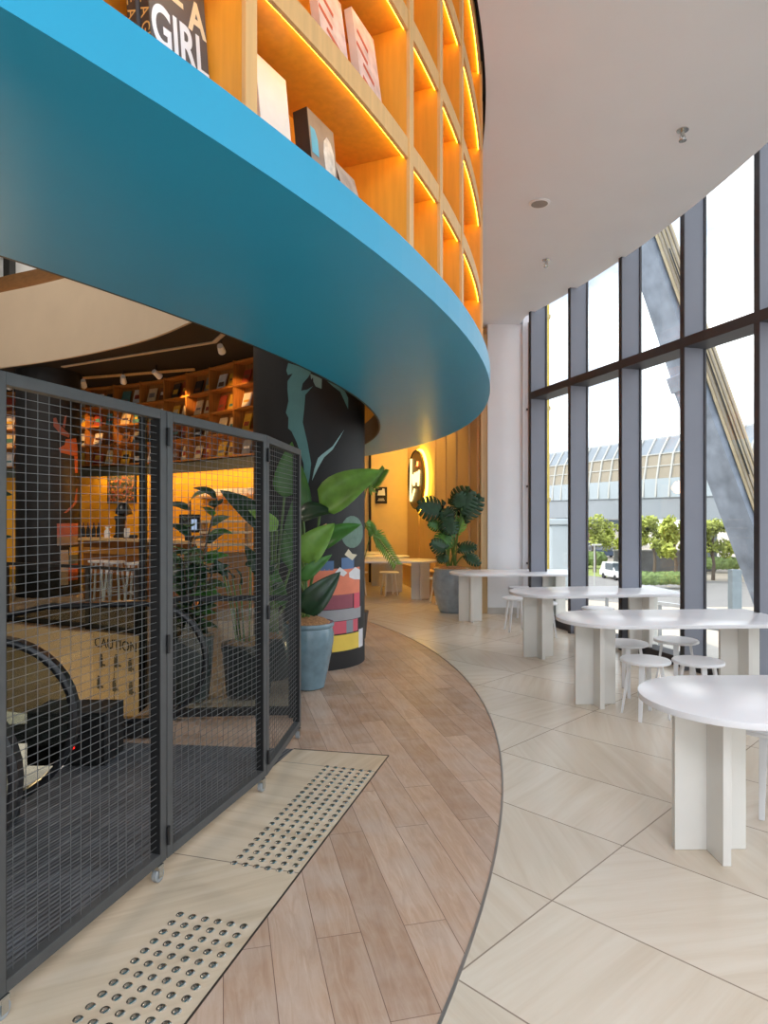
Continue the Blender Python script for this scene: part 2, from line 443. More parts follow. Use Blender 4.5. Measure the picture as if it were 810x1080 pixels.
# metal edge trim along the curve and around the strip
tr = MB(); rows = []
for p in woodarc:
    d = Vector((p.x - CF[0], p.y - CF[1], 0)).normalized()
    rows.append([p + d * .006 + V(0, 0, -.02), p + d * .006 + V(0, 0, .003), p - d * .006 + V(0, 0, .003), p - d * .006 + V(0, 0, -.02)])
tr.sweep(rows)
struct('trim_1', tr, mat('brushed_edge_trim', (168, 162, 156), .35, metal=.7, var=.05))
tr = MB()
tr.bar(strip_r0, strip_r0 - sd * 5.2, .007, .006); tr.bar(strip_l0, strip_r0, .007, .006)
struct('trim_2', tr, mat('dark_edge_trim', (70, 62, 56), .4, metal=.5, var=.05))
# dark shaft of the escalator void
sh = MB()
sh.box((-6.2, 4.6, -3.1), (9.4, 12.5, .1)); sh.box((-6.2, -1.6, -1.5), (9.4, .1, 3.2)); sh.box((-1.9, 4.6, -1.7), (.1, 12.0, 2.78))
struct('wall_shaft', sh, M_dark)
# far rim of the void: beige cladding below floor level
rim = [Vector(p) for p in ((-9.5, 10.3, 0), (-7.6, 10.15, 0), (-5.54, 9.65, 0), (-4.4, 9.2, 0), (-3.2, 8.56, 0), (-2.5, 7.9, 0), (-2.05, 6.9, 0), (-1.95, 5.6, 0))]
rims = spline(rim, 6); mb = MB(); rows = []
for p in rims: rows.append([p + V(.0, -.03, -.02), p + V(0, -.03, -1.25), p + V(0, .05, -1.25), p + V(0, .05, -.02)])
mb.sweep(rows); struct('wall_void_rim', mb, M_beige)

# ================================================================== SHELL
mb = MB(); mb.prism([(-16.6, -6.3), (win_x(-6.3) - .05, -6.3), (win_x(12.6) - .05, 12.6), (2.2, 18.6), (-16.6, 18.6)], 8.5, 8.7); struct('roof', mb, M_white)
mb = MB(); mb.box((-16.5, 5.5, 3.5), (.2, 26, 13)); struct('wall_left', mb, M_dark)
for i in range(9):  # unseen rear glazing, added to let sky light in from behind the camera
    x0 = -4.2 + 1.2 * i
    root = bpy.data.objects.new('window_%d' % (40 + i), None); COL.objects.link(root); root['kind'] = 'structure'; root.location = (x0 + .6, -6.2, 0)
    MB().box((x0 + .6, -6.2, 4.25), (1.16, .012, 8.5)).build('pane', M_glass, root)
    MB().box((x0, -6.08, 4.25), (.054, .24, 8.5)).build('mullion', M_fin, root); MB().box((x0 + .6, -6.1, 3.31), (1.2, .2, .1)).build('transom', M_fin_dark, root)
mb = MB(); mb.box((-10.4, -6.2, 4.25), (12.4, .2, 8.5)); struct('wall_rear', mb, M_white)
mb = MB(); mb.box((-8.3, 18.6, 2.2), (16.6, .2, 4.6)); struct('wall_far', mb, M_dark)
mb = MB(); mb.box((-6.5, 18.4, 6.5), (20, .2, 4.2)); struct('wall_upper', mb, M_white)

mb = MB(); mb.box((px(10, 17.5), 17.5, 6.5), (.16, .3, 4.2)); struct('column_upper', mb, M_black)
# white ceiling: inner edge leaves a thin reveal to the bookcase, outer edge curves short of the windows
a_in = arc(CO, RO - .03, -75, 62, 160)
a_out = arc(CC, RC, -45, 34, 80)
poly = [(p.x, p.y) for p in a_in] + [(-4.2, 18.5), (2.1, 18.5)] + [(2.15, 12.5)] + [(p.x, p.y) for p in reversed([q for q in a_out if q.y < 10.3 and q.y > -5.6])] + [(-3.0, -5.9)]
struct('ceiling', MB().prism(poly, Z_CEIL, Z_CEIL + .1), M_ceil)
# black recess over the bookcase
mb = MB(); rows = []
for i in range(71):
    a = R(-75 + 137 * i / 70); d = V(math.cos(a), math.sin(a), 0); c = V(CO[0], CO[1], 0)
    rows.append([c + d * (RO - .02) + V(0, 0, 4.62), c + d * (RO - .02) + V(0, 0, 5.3), c + d * (RO - .5) + V(0, 0, 5.3), c + d * (RO - .5) + V(0, 0, 4.62)])
mb.sweep(rows); struct('wall_recess', mb, M_black)

# blue ring slab (crescent between the two circles)
rows = []
for i in range(97):
    a = R(-72 + 120 * i / 96); d = V(math.cos(a), math.sin(a), 0)
    o = V(CO[0], CO[1], 0) + d * RO
    # inner point on the same ray from the ring centre
    cc = V(CH[0] - CO[0], CH[1] - CO[1], 0); b = d.dot(cc); t = b + math.sqrt(b * b - cc.dot(cc) + RH * RH)
    n = V(CO[0], CO[1], 0) + d * min(t, RO - .08)
    rows.append([o + V(0, 0, Z_RING0), o + V(0, 0, Z_RING1), o - d * .03 + V(0, 0, Z_RING1), o - d * .03 + V(0, 0, 2.56), n + V(0, 0, 2.56), n + V(0, 0, Z_RING0)])
mb = MB(); mb.sweep(rows); struct('ceiling_ring', mb, M_teal)
# dark inner lining of the ring
mb = MB(); rows2 = []
for r in rows:
    n = r[5]; d = Vector((n.x - CH[0], n.y - CH[1], 0)).normalized()
    rows2.append([n + V(0, 0, .002), n + V(0, 0, .26), n - d * .02 + V(0, 0, .26), n - d * .02 + V(0, 0, .002)])
mb.sweep(rows2); struct('trim_3', mb, mat('ring_lining', (36, 38, 38), .5, var=.06))

# ================================================================== WINDOW WALL
GY = [12.0, 10.98, 9.93, 8.89, 7.83, 6.84, 5.94, 4.96, 3.97, 2.95, 1.93, .9, -.13, -1.15, -2.2, -3.2, -4.2, -5.2]
Z_WT = 8.5; Z_TR = 3.31
for i, Y in enumerate(GY):
    if Y > 10.5: continue
    g = V(win_x(Y), Y, 0)
    m1 = MB(); m1.obox(g + WN * .125 + V(0, 0, Z_WT / 2), WT * .027, WN * .125, V(0, 0, Z_WT / 2))
    o = m1.build('mullion', M_fin); o['kind'] = 'structure'
    m2 = MB(); m2.obox(g + WN * .253 - WT * .0 + V(0, 0, Z_WT / 2), WT * .03, WN * .004, V(0, 0, Z_WT / 2))
    m2.obox(g - WT * -.028 + WN * .006 + V(0, 0, Z_WT / 2), WT * .012, WN * .012, V(0, 0, Z_WT / 2))
    m2.build('mullion_cap', M_fin_dark, o)
k = 0
for i in range(2, len(GY) - 1):
    Y0, Y1 = GY[i], GY[i + 1]; k += 1
    a = V(win_x(Y0), Y0, 0); b = V(win_x(Y1), Y1, 0); mid = (a + b) / 2; h = (b - a) / 2
    root = bpy.data.objects.new('window_%d' % k, None); COL.objects.link(root); root['kind'] = 'structure'; root.location = mid
    p = MB(); p.obox(mid - WN * .01 + V(0, 0, Z_WT / 2), h * .98, WN * .006, V(0, 0, Z_WT / 2)); p.build('pane', M_glass, root)
    f = MB()
    f.obox(mid + WN * .115 + V(0, 0, Z_TR), h, WN * .145, V(0, 0, .05)); f.build('transom', M_fin_dark, root)
    f = MB(); f.obox(mid + WN * .08 + V(0, 0, .05), h, WN * .1, V(0, 0, .05)); f.build('sill', M_fin_dark, root)
# wall pillar at the far end, its pipe, its baseboard
pY = 10.52; pxl, pxr = px(514.5, pY), px(553, pY)
mb = MB(); mb.box(((pxl + pxr) / 2, pY + 1.2, 2.28), (pxr - pxl, 2.4, 4.56)); struct('wall_pillar', mb, M_white)
mb = MB(); mb.box(((pxl + pxr) / 2, pY - .008, .05), (pxr - pxl, .016, .1)); struct('baseboard_pillar', mb, mat('grey_skirting', (196, 192, 186), .5))
mb = MB(); mb.box((pxl - .05, pY + .14, 2.2), (.1, .2, 4.4)); struct('trim_4', mb, M_panelwood)
mb = MB(); mb.box((pxr + .05, pY + .35, 4.25), (.16, .8, 8.5)); struct('trim_5', mb, M_white)
pipe = thing('wall_pipe', 'thin grey vertical pipe running up beside the white pillar', 'pipe', (pxr + .055, pY - .1, 0))
MB().tube([(pxr + .055, pY - .1, 0), (pxr + .055, pY - .1, 4.55)], .022, 10).build('tube', mat('grey_pipe', (150, 140, 134), .4, metal=.3), pipe, smooth=True)
for z in (.8, 2.0, 3.2): MB().box((pxr + .055, pY - .06, z), (.07, .09, .03)).build('bracket', M_fin_dark, pipe)

# ================================================================== WARM BACK CORNER
w0 = V(.035 * 15.3 + .0, 15.3, 0); wdir = V(.21, -.978, 0)
w1 = w0 + wdir * 4.75
wn = V(-.978, -.21, 0)
mb = MB(); mb.obox((w0 + w1) / 2 - wn * .06 + V(0, 0, 2.27), (w1 - w0) / 2, wn * .06, V(0, 0, 2.27)); struct('wall_sign', mb, M_panelwood)
mb = MB(); mb.box((-.4, 15.42, 2.27), (2.0, .2, 4.54)); struct('wall_back', mb, mat('warm_white_wall', (232, 204, 150), .7, var=.02))
# panel seams as shallow pilasters
mb = MB()
for s_, w_ in ((1.05, .03), (2.3, .02), (2.95, .02), (3.55, .03), (4.2, .06), (4.62, .05)):
    c = w0 + wdir * s_; mb.obox(c + wn * .012 + V(0, 0, 2.27), wdir * w_, wn * .012, V(0, 0, 2.27))
struct('trim_6', mb, M_panelwood)
mb = MB(); mb.box((-.32, 15.25, 1.55), (.05, .1, 3.1)); struct('trim_7', mb, M_black)
# bench ledge along the sign wall
wm_ = w0 + wdir * 1.5
mb = MB(); mb.obox(wm_ + wn * .14 + V(0, 0, .44), (w1 - w0) / 2 * .45, wn * .11, V(0, 0, .03)); mb.obox(wm_ + wn * .12 + V(0, 0, .2), (w1 - w0) / 2 * .45, wn * .09, V(0, 0, .2))
tag(mb.build('wall_bench', M_panelwood, bevel=.008), 'long honey wood bench built along the panelled wall under the round sign', 'bench')

# neon sign
sc_ = w0 + wdir * 1.22 + V(0, 0, 2.28)
sign = thing('neon_sign', 'round backlit sign with glowing script on the honey wood wall', 'sign', sc_ + wn * .1)
def ons(u, v, d=0.0): return sc_ + wdir * u + V(0, 0, v) + wn * d
n = 40
rows = []
disc = MB(); ring = []
for i in range(n): a = 2 * PI * i / n; ring.append((math.cos(a) * .62, math.sin(a) * .62))
disc.add([ons(x, y, .13) for x, y in ring] + [ons(x, y, .10) for x, y in ring], [tuple(range(n)), tuple(reversed(range(n, 2 * n)))] + [(i, i + n, (i + 1) % n + n, (i + 1) % n) for i in range(n)])
disc.build('disc', mat('bronze_sign_face', (118, 84, 24), .4, metal=.2, var=.05), sign)
M_neon = emit('neon_yellow', (255, 232, 150), 2.2)
MB().tube([ons(x * 1.0, y * 1.0, .05) for x, y in ring], .03, 8, closed=True).build('halo_light', emit('halo_yellow', (255, 200, 56), 16.0), sign, smooth=True)
MB().tube([ons(x * .985, y * .985, .135) for x, y in ring], .012, 6, closed=True).build('rim', M_black, sign, smooth=True)
letters = [[(-.30, .46), (-.32, .1), (-.36, -.3), (-.33, -.44), (-.2, -.36), (-.02, -.2)],
           [(-.16, .12), (-.14, -.06), (-.04, -.1), (.02, .14), (.03, -.06)], [(.1, .14), (.12, -.06)], [(.2, .16), (.22, -.04), (.3, -.02), (.36, .18), (.28, -.14)]]
for pts in letters: MB().tube(spline([ons(x, y, .15) for x, y in pts], 5), .02, 8).build('letter', M_neon, sign, smooth=True)
MB().tube([ons(.2, .27, .15), ons(.24, .36, .15)], .018, 8).build('letter', emit('neon_red', (255, 120, 60), 5.0), sign, smooth=True)

# small framed poster
Yp = 15.3
pc = at(402, 522.5, Yp)
po = thing('framed_poster', 'small dark poster with a white shape hung on the yellow-lit back wall', 'poster', pc)
MB().box((pc.x, Yp - .0, pc.z), (.27, .03, .38)).build('board', M_black, po, bevel=.004)
MB().prism([(-.09, -.02), (-.06, .09), (.02, .1), (.03, .14), (.08, .13), (.09, -.02)], 0, .002).build('print', M_white, None)
o = bpy.data.objects[-1] if False else None
pr = [ob for ob in bpy.data.objects if ob.name.startswith('print')][-1]
pr.parent = po; pr.rotation_euler = (R(90), 0, 0); pr.location = (0, -.016, .02)
for zt, tx, s_ in ((-.07, 'OPEN', .045),): pass
MB().box((pc.x, Yp - .0165, pc.z - .08), (.13, .002, .014)).build('print', M_white, po)
MB().box((pc.x, Yp - .0165, pc.z - .115), (.16, .002, .014)).build('print', M_white, po)

# ================================================================== TABLES AND STOOLS
def stadium(L, W, n=20):
    r = W / 2; pts = []
    for i in range(n + 1):
        a = PI / 2 + PI * i / n
        pts.append((-L / 2 + r + r * math.cos(a) * 1.0, r * math.sin(a)))
    c = .03
    pts += [(L / 2 - c, -r), (L / 2, -r + c), (L / 2, r - c), (L / 2 - c, r)]
    return pts
def make_table(label, L=1.86, W=.84):
    t = thing('communal_table', label, 'table')
    MB().prism(stadium(L, W), .69, .72).build('tabletop', M_table, t, local=True, bevel=.003, smooth=True)
    for sx in (-1, 1):
        cx = sx * (L / 2 - .31)
        g = MB(); g.box((cx, 0, .345), (.34, .034, .69)); g.build('leg_panel', M_leg, t, local=True, bevel=.002)
        g = MB(); g.box((cx, -.0925, .345), (.038, .149, .69)); g.box((cx, .0925, .345), (.038, .149, .69)); g.build('leg_panel', M_leg, t, local=True, bevel=.002)
    return t
TB = make_table('nearest white table, its round end closest to the camera at right')
TB.location = (1.237 + .93, 3.2, 0); TB.rotation_euler = (0, 0, R(1))
GT = 'white communal tables by the windows'
TB['group'] = GT
def place_table(x, y, rz, label, g=GT): return dup(TB, (x, y, 0), R(rz), label, g)
place_table(1.454 + .925, 5.62, 3, 'second white table from the camera, four white stools tucked under it')
place_table(1.405 + .915, 7.5, 8, 'third white table from the camera, with a stool seat showing past its far edge')
place_table(.963 + .925, 9.86, 2, 'farthest white window table, beside the grey plant pot and white pillar')
GW = 'tables in the warm-lit back corner'
place_table(.05, 12.3, 180, 'front table of the yellow-lit back corner, beside the monstera pot', GW)
place_table(-.42, 13.45, 180, 'middle table of the yellow-lit back corner', GW)
place_table(-.72, 14.5, 180, 'rearmost table of the yellow-lit back corner by the poster wall', GW)

def make_stool(label):
    t = thing('round_stool', label, 'stool')
    r = .19
    MB().lathe([(r - .012, .425), (r, .43), (r, .444), (r - .006, .45), (.0001, .45)], n=30).build('seat', M_stool, t, local=True, smooth=True)
    MB().lathe([(.10, .412), (.10, .426)], n=20).build('seat_hub', M_stool, t, local=True)
    for k in range(4):
        a = R(45 + 90 * k); d = V(math.cos(a), math.sin(a), 0); q = V(-d.y, d.x, 0)
        top = d * .115 + V(0, 0, .425); bot = d * .178
        g = MB(); w0_, w1_ = .02, .013
        g.hexa([bot - q * w1_ - d * .007, bot + q * w1_ - d * .007, bot + q * w1_ + d * .007, bot - q * w1_ + d * .007,
                top - q * w0_ - d * .012, top + q * w0_ - d * .012, top + q * w0_ + d * .012, top - q * w0_ + d * .012])
        g.build('leg', M_stool, t, local=True, bevel=.002)
    return t
ST = make_stool('white round stool half hidden behind the nearest table at the right edge')
ST.location = (2.07, 3.62, 0); ST.rotation_euler = (0, 0, R(8))
GS = 'white round stools at the window tables'; ST['group'] = GS
for (x, y, rz, lb) in ((2.045, 5.24, 12, 'white round stool in front of the second table, nearer the table end'),
                       (2.44, 5.2, 40, 'white round stool in front of the second table, right of another stool'),
                       (2.64, 6.05, 20, 'white round stool behind the second table, near the window'),
                       (2.14, 5.92, 33, 'white round stool behind the second table, half hidden by its leg panel'),
                       (2.57, 8.05, 10, 'white round stool seat seen just over the second table, behind the third'),
                       (2.02, 8.55, 25, 'white round stool whose legs show right of the third table panels'),
                       (1.78, 9.02, 5, 'white round stool in front of the farthest window table'),
                       (2.1, 10.25, 15, 'white round stool behind the farthest table, against the white pillar')):
    dup(ST, (x, y, 0), R(rz), lb, GS)
GSW = 'stools at the warm-lit back tables'
for (x, y, lb) in ((.98, 11.72, 'stool beside the monstera pot in the yellow-lit corner'), (.1, 12.88, 'stool between the front and middle tables of the yellow-lit corner'), (-.5, 12.9, 'stool showing beside the dark column in the yellow-lit corner')):
    dup(ST, (x, y, 0), R(20), lb, GSW)

# ================================================================== TACTILE STUDS
def make_stud():
    o = MB().lathe([(.0165, 0), (.0165, .0012), (.013, .0045), (.008, .0056), (.0001, .006)], n=14).build('tactile_stud', M_steel, smooth=True)
    return tag(o, '', 'stud')
S0 = make_stud(); first = True
for (o, rows_, lab, grp) in ((fl(307, 920) - sn * .28, 22, 'small domed steel stud of the farther tactile patch on the beige strip', 'farther tactile patch'),
                             (fl(190, 965) - sd * .057 * 13, 14, 'small domed steel stud of the nearer tactile patch at the bottom left', 'nearer tactile patch')):
    for i in range(rows_):
        for j in range(6):
            p = o + sd * (.057 * i) + sn * (.056 * j)
            if p.y < 1.95: continue
            s_ = S0 if first else S0.copy()
            if not first: COL.objects.link(s_)
            first = False
            s_.location = (p.x, p.y, .001); s_['label'] = lab; s_['group'] = grp

# ================================================================== MESH BARRIER
FP = [V(-1.208, 2.075, 0), V(-.954, 2.943, 0), V(-.676, 3.878, 0), V(-.592, 4.779, 0)]
FT = 2.045; FB = .075
FL = ['nearest mesh barrier panel at the left edge, dark steel frame on casters', 'middle mesh barrier panel hinged between two others', 'farthest and narrowest looking mesh barrier panel, next to the blue plant pot']
for i in range(3):
    a, b = FP[i], FP[i + 1]; d = (b - a).normalized(); nrm = V(d.y, -d.x, 0); Lw = (b - a).length
    t = thing('mesh_barrier_panel', FL[i], 'barrier', a, 0, 'hinged mesh barrier panels')
    w = .042; dep = .04
    def up(s_, z, off=0): return a + d * s_ + nrm * off + V(0, 0, z)
    fr = []
    for s_ in (w / 2 + .003, Lw - w / 2 - .003):
        g = MB(); g.obox(up(s_, (FT + FB) / 2, -dep / 2), d * w / 2, nrm * dep / 2, V(0, 0, (FT - FB) / 2)); g.build('stile', M_fence, t, bevel=.002)
    for z in (FB + w / 2, FT - w / 2):
        g = MB(); g.obox(up(Lw / 2, z, -dep / 2), d * (Lw / 2 - w - .003), nrm * dep / 2, V(0, 0, w / 2)); g.build('rail', M_fence, t, bevel=.002)
    wm = MB()
    nx = int((Lw - 2 * w) / .05); nzv = int((FT - FB - 2 * w) / .03)
    for k in range(1, nx):
        s_ = w + (Lw - 2 * w) * k / nx; c = up(s_, (FT + FB) / 2, -.022); wm.obox(c, d * .001, nrm * .001, V(0, 0, (FT - FB) / 2 - w + .005))
    for k in range(1, nzv):
        z = FB + w + (FT - FB - 2 * w) * k / nzv; c = up(Lw / 2, z, -.0195); wm.obox(c, d * (Lw / 2 - w + .005), nrm * .001, V(0, 0, .001))
    wm.build('wire_mesh', M_wire, t)
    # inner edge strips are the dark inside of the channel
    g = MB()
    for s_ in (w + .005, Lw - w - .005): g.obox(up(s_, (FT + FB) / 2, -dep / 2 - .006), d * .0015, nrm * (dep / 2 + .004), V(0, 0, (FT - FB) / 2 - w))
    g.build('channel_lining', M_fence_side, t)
    # casters
    for s_ in ((.035, Lw - .05) if i == 0 else (Lw - .05,)):
        c = up(s_, 0, -.012)
        g = MB(); g.obox(c + V(0, 0, .066), d * .02, nrm * .018, V(0, 0, .008)); g.obox(c + nrm * .017 + V(0, 0, .045), d * .014, nrm * .0015, V(0, 0, .024)); g.obox(c - nrm * .017 + V(0, 0, .045), d * .014, nrm * .0015, V(0, 0, .024))
        cs = g.build('caster', M_steel, t)
        wv = MB(); n_ = 20; vs = []; 
        for side in (-.013, .013):
            for q in range(n_):
                an = 2 * PI * q / n_; vs.append(c + d * math.cos(an) * .03 + V(0, 0, .03 + math.sin(an) * .03) + nrm * side)
        wv.add(vs, [tuple(range(n_)), tuple(reversed(range(n_, 2 * n_)))] + [(q, q + n_, (q + 1) % n_ + n_, (q + 1) % n_) for q in range(n_)])
        wv.build('wheel', M_caster, cs, bevel=.004)
    if i < 2:
        for z in (.18, 1.02, 1.93):
            g = MB(); g.tube([up(Lw, z - .04, .008), up(Lw, z + .04, .008)], .008, 10); g.build('hinge', M_fence_side, t, smooth=True)

# ================================================================== CURVED BOOKCASE
UP = [-43.0, -36.5, -29.75, -22.98, -20.27, -17.23, -10.4, -7.5, -4.5, 2.3, 5.2, 8.2, 15, 18, 21, 28]
SR = RO - .055; SDp = .30
c0 = V(CO[0], CO[1], 0)
def pol(a, r, z=0.0): return c0 + V(math.cos(R(a)), math.sin(R(a)), 0) * r + V(0, 0, z)
bk = thing('curved_bookcase', 'tall curved oak bookcase with glowing shelves standing on the blue ring', 'bookcase', pol(-20, SR, 2.57))
SHZ = [3.02, 3.53, 4.04, 4.55]; TH = .062
for a in UP:
    g = MB(); da = .022 / SR * 180 / PI
    g.hexa([pol(a - da, SR, 2.57), pol(a + da, SR, 2.57), pol(a + da, SR - SDp, 2.57), pol(a - da, SR - SDp, 2.57),
            pol(a - da, SR, 4.62), pol(a + da, SR, 4.62), pol(a + da, SR - SDp, 4.62), pol(a - da, SR - SDp, 4.62)])
    g.build('upright', M_in, bk)
    g = MB(); g.hexa([pol(a - da * 1.02, SR + .004, 2.57), pol(a + da * 1.02, SR + .004, 2.57), pol(a + da * 1.02, SR - .012, 2.57), pol(a - da * 1.02, SR - .012, 2.57),
            pol(a - da * 1.02, SR + .004, 4.62), pol(a + da * 1.02, SR + .004, 4.62), pol(a + da * 1.02, SR - .012, 4.62), pol(a - da * 1.02, SR - .012, 4.62)])
    g.build('edge_band', M_oak_face, bk, bevel=.002)
def arcslab(a0, a1, r0, r1, z0, z1, step=.8):
    n = max(2, int((a1 - a0) / step)); rows = []
    for i in range(n + 1):
        a = a0 + (a1 - a0) * i / n
        rows.append([pol(a, r0, z0), pol(a, r0, z1), pol(a, r1, z1), pol(a, r1, z0)])
    return MB().sweep(rows)
for i in range(len(UP) - 1):
    a0, a1 = UP[i] + .15, UP[i + 1] - .15
    for z in SHZ:
        arcslab(a0, a1, SR - .018, SR - SDp, z + .003, z + TH).build('shelf', M_in, bk)
        arcslab(a0, a1, SR - .003, SR - .018, z - .016, z + TH).build('shelf_lip', M_oak_face, bk)
        arcslab(a0 + .02, a1 - .02, SR - .0185, SR - .0225, z - .012, z + .002).build('light_strip', M_led, bk)
arcslab(UP[0], UP[-1], SR - .002, SR - SDp, 2.56, 2.575).build('base_board', M_oak_face, bk)
arcslab(UP[0], UP[-1], SR - SDp + .006, SR - SDp - .02, 2.56, 4.66).build('back_panel', M_in, bk)

# books in it
def book(a, w, h, t, zb, label, cover, spine=(60, 56, 52), r=None, lean=8.0, yaw=0.0, name='book', cat='book', group=None):
    """book standing, cover facing out of the case, its spine on the lower-angle side"""
    r = r or SR - .1
    n0 = V(math.cos(R(a + yaw)), math.sin(R(a + yaw)), 0); tx = V(-n0.y, n0.x, 0)
    up = (V(0, 0, math.cos(R(lean))) - n0 * math.sin(R(lean))); nn = tx.cross(up).normalized()
    base = pol(a, r, zb)
    root = thing(name, label, cat, base, 0, group)
    def P(x, y, d): return base + tx * x + up * y - nn * d
    # text block
    g = MB(); g.hexa([P(-w / 2 + .004, .003, .003), P(w / 2 - .004, .003, .003), P(w / 2 - .004, .003, t - .003), P(-w / 2 + .004, .003, t - .003),
                      P(-w / 2 + .004, h - .003, .003), P(w / 2 - .004, h - .003, .003), P(w / 2 - .004, h - .003, t - .003), P(-w / 2 + .004, h - .003, t - .003)])
    g.build('pages', mat('book_pages', (226, 216, 196), .8), root)
    for d0, d1 in ((0, .003), (t - .003, t)):
        g = MB(); g.hexa([P(-w / 2, 0, d0), P(w / 2, 0, d0), P(w / 2, 0, d1), P(-w / 2, 0, d1), P(-w / 2, h, d0), P(w / 2, h, d0), P(w / 2, h, d1), P(-w / 2, h, d1)])
        g.build('cover', cover, root)
    g = MB(); g.hexa([P(-w / 2 - .003, 0, 0), P(-w / 2, 0, 0), P(-w / 2, 0, t), P(-w / 2 - .003, 0, t), P(-w / 2 - .003, h, 0), P(-w / 2, h, 0), P(-w / 2, h, t), P(-w / 2 - .003, h, t)])
    g.build('spine', mat('spine_%d_%d_%d' % spine, spine, .5), root)
    def cov(x, y): return tx * x + up * y + nn * .0006
    return root, P, tx, up, nn
def cover_text(bk_, s, txt, size, x, y, m, bold=.0, sx=1.0):
    root, P, tx, up, nn = bk_
    o = tx * x + up * y + nn * .0008
    return text_mesh(txt, size, frame(o, tx, up, nn), 'cover_title', m, root, bold=bold, sx=sx, extrude=.0002)
def spine_text(bk_, txt, size, w, h, t, m, sx=1.0):
    root, P, tx, up, nn = bk_
    o = tx * (-w / 2 - .0036) + up * (h / 2) - nn * (t / 2)
    return text_mesh(txt, size, frame(o, -up, nn * 1.0, -tx), 'spine_title', m, root, sx=sx, extrude=.0002)
M_txt_w = mat('ink_white', (226, 232, 240), .6); M_txt_c = mat('ink_cream', (220, 208, 178), .6); M_txt_g = mat('ink_gold', (196, 160, 96), .6)
c_grey = mat('cover_slate', (84, 84, 88), .45); c_white = mat('cover_white', (226, 224, 220), .5); c_photo = mat('cover_grey_photo', (126, 122, 120), .4, var=.2, scale=12)
A = lambda x, r=SR - .09: ray_circ(x, CO, r)
GB = 'books on the glowing curved bookcase'
aG = A(199)
b1 = book(aG, .19, .47, .03, 2.576, 'grey book with big white GIRL lettering, front of its stack on the curved bookcase', c_grey, (52, 50, 50), group=GB, lean=5)
for y_, tx_, s_, mm, x_, sx_ in ((.43, 'FIGHT', .09, M_txt_w, .0, .68), (.345, 'LIKE', .088, M_txt_c, -.036, .62), (.315, 'A', .12, M_txt_c, .062, .72), (.215, 'GIRL', .15, M_txt_w, .0, .6)):
    cover_text(b1, 0, tx_, s_, x_, y_, mm, bold=.0035, sx=sx_)
spine_text(b1, 'LIKE A GIRL', .042, .19, .48, .03, M_txt_g)
b1b = book(A(184, SR - .13), .19, .47, .03, 2.576, 'copy of the grey lettered book standing behind the front one', c_grey, (52, 50, 50), r=SR - .135, group=GB, lean=5)
spine_text(b1b, 'LIKE A GIRL', .042, .19, .48, .03, M_txt_g)
b2 = book(A(300), .15, .39, .018, 2.576, 'tall white book with faint lettering, second from left on the lowest lit shelf', c_white, (214, 210, 204), group=GB, lean=6)
root, P, tx_, up_, nn_ = b2
g = MB(); g.prism([(-.075, 0), (-.075, .13), (-.05, .12), (-.03, .125), (0, .105), (.02, .112), (.05, .09), (.075, .098), (.075, 0)], .0, .0005)
o = g.build('cover_picture', mat('print_grey', (120, 118, 118), .6, var=.4, scale=60)); o.parent = root; o.matrix_local = frame(nn_ * .0006, tx_, up_, nn_)
b3 = book(A(351), .17, .37, .055, 2.576, 'thick grey book with a pale portrait on its cover, black spine towards the camera', c_photo, (46, 42, 40), group=GB, lean=6)
root, P, tx_, up_, nn_ = b3
head = [(.02, .06), (.022, .14), (.004, .2), (.0, .26), (.008, .3), (.03, .325), (.056, .315), (.072, .28), (.072, .22), (.062, .17), (.078, .1), (.08, .06)]
o = MB().prism(head, 0, .0006).build('cover_portrait', mat('print_pale', (202, 202, 198), .6, var=.25, scale=30)); o.parent = root; o.matrix_local = frame(nn_ * .0006, tx_, up_, nn_)
o = MB().prism([(-.078, .22), (-.078, .31), (-.05, .31), (-.035, .28), (-.035, .22)], 0, .0006).build('sticker', mat('sticker_cyan', (70, 170, 206), .5)); o.parent = root; o.matrix_local = frame(nn_ * .0008, tx_, up_, nn_)
b4 = book(A(390), .16, .35, .035, 2.576, 'small book leaning back at the right of the lowest wide bay', mat('cover_blue_grey', (156, 166, 174), .5, var=.25, scale=18), (38, 36, 36), group=GB, lean=16)
spine_text(b4, 'THE VENA', .03, .16, .42, .035, M_txt_c)
redw = mat('cover_red_white', (224, 196, 188), .5, var=.3, scale=16)
for (xx, lb, ra) in ((362, 'white and red book at the left of a pair on the second lit shelf', .10), (391, 'white and red book at the right of a pair on the second lit shelf', .07)):
    b5 = book(A(xx), .19, .38, .03, 3.084, lb, redw, (214, 190, 178), r=SR - ra, group=GB, lean=8)
    root, P, tx_, up_, nn_ = b5
    for q in range(5):
        o = MB().box((-.05 + .02 * (q % 3), .05 + .06 * q, .0003), (.09, .018, .0006), R(-20)).build('cover_stripe', mat('print_red', (206, 96, 70), .6)); o.parent = root; o.matrix_local = frame(nn_ * .0006, tx_, up_, nn_)
book(A(441), .14, .28, .02, 2.576, 'slim pale book just showing over the ring edge in the narrow bay', c_white, (200, 196, 190), group=GB)

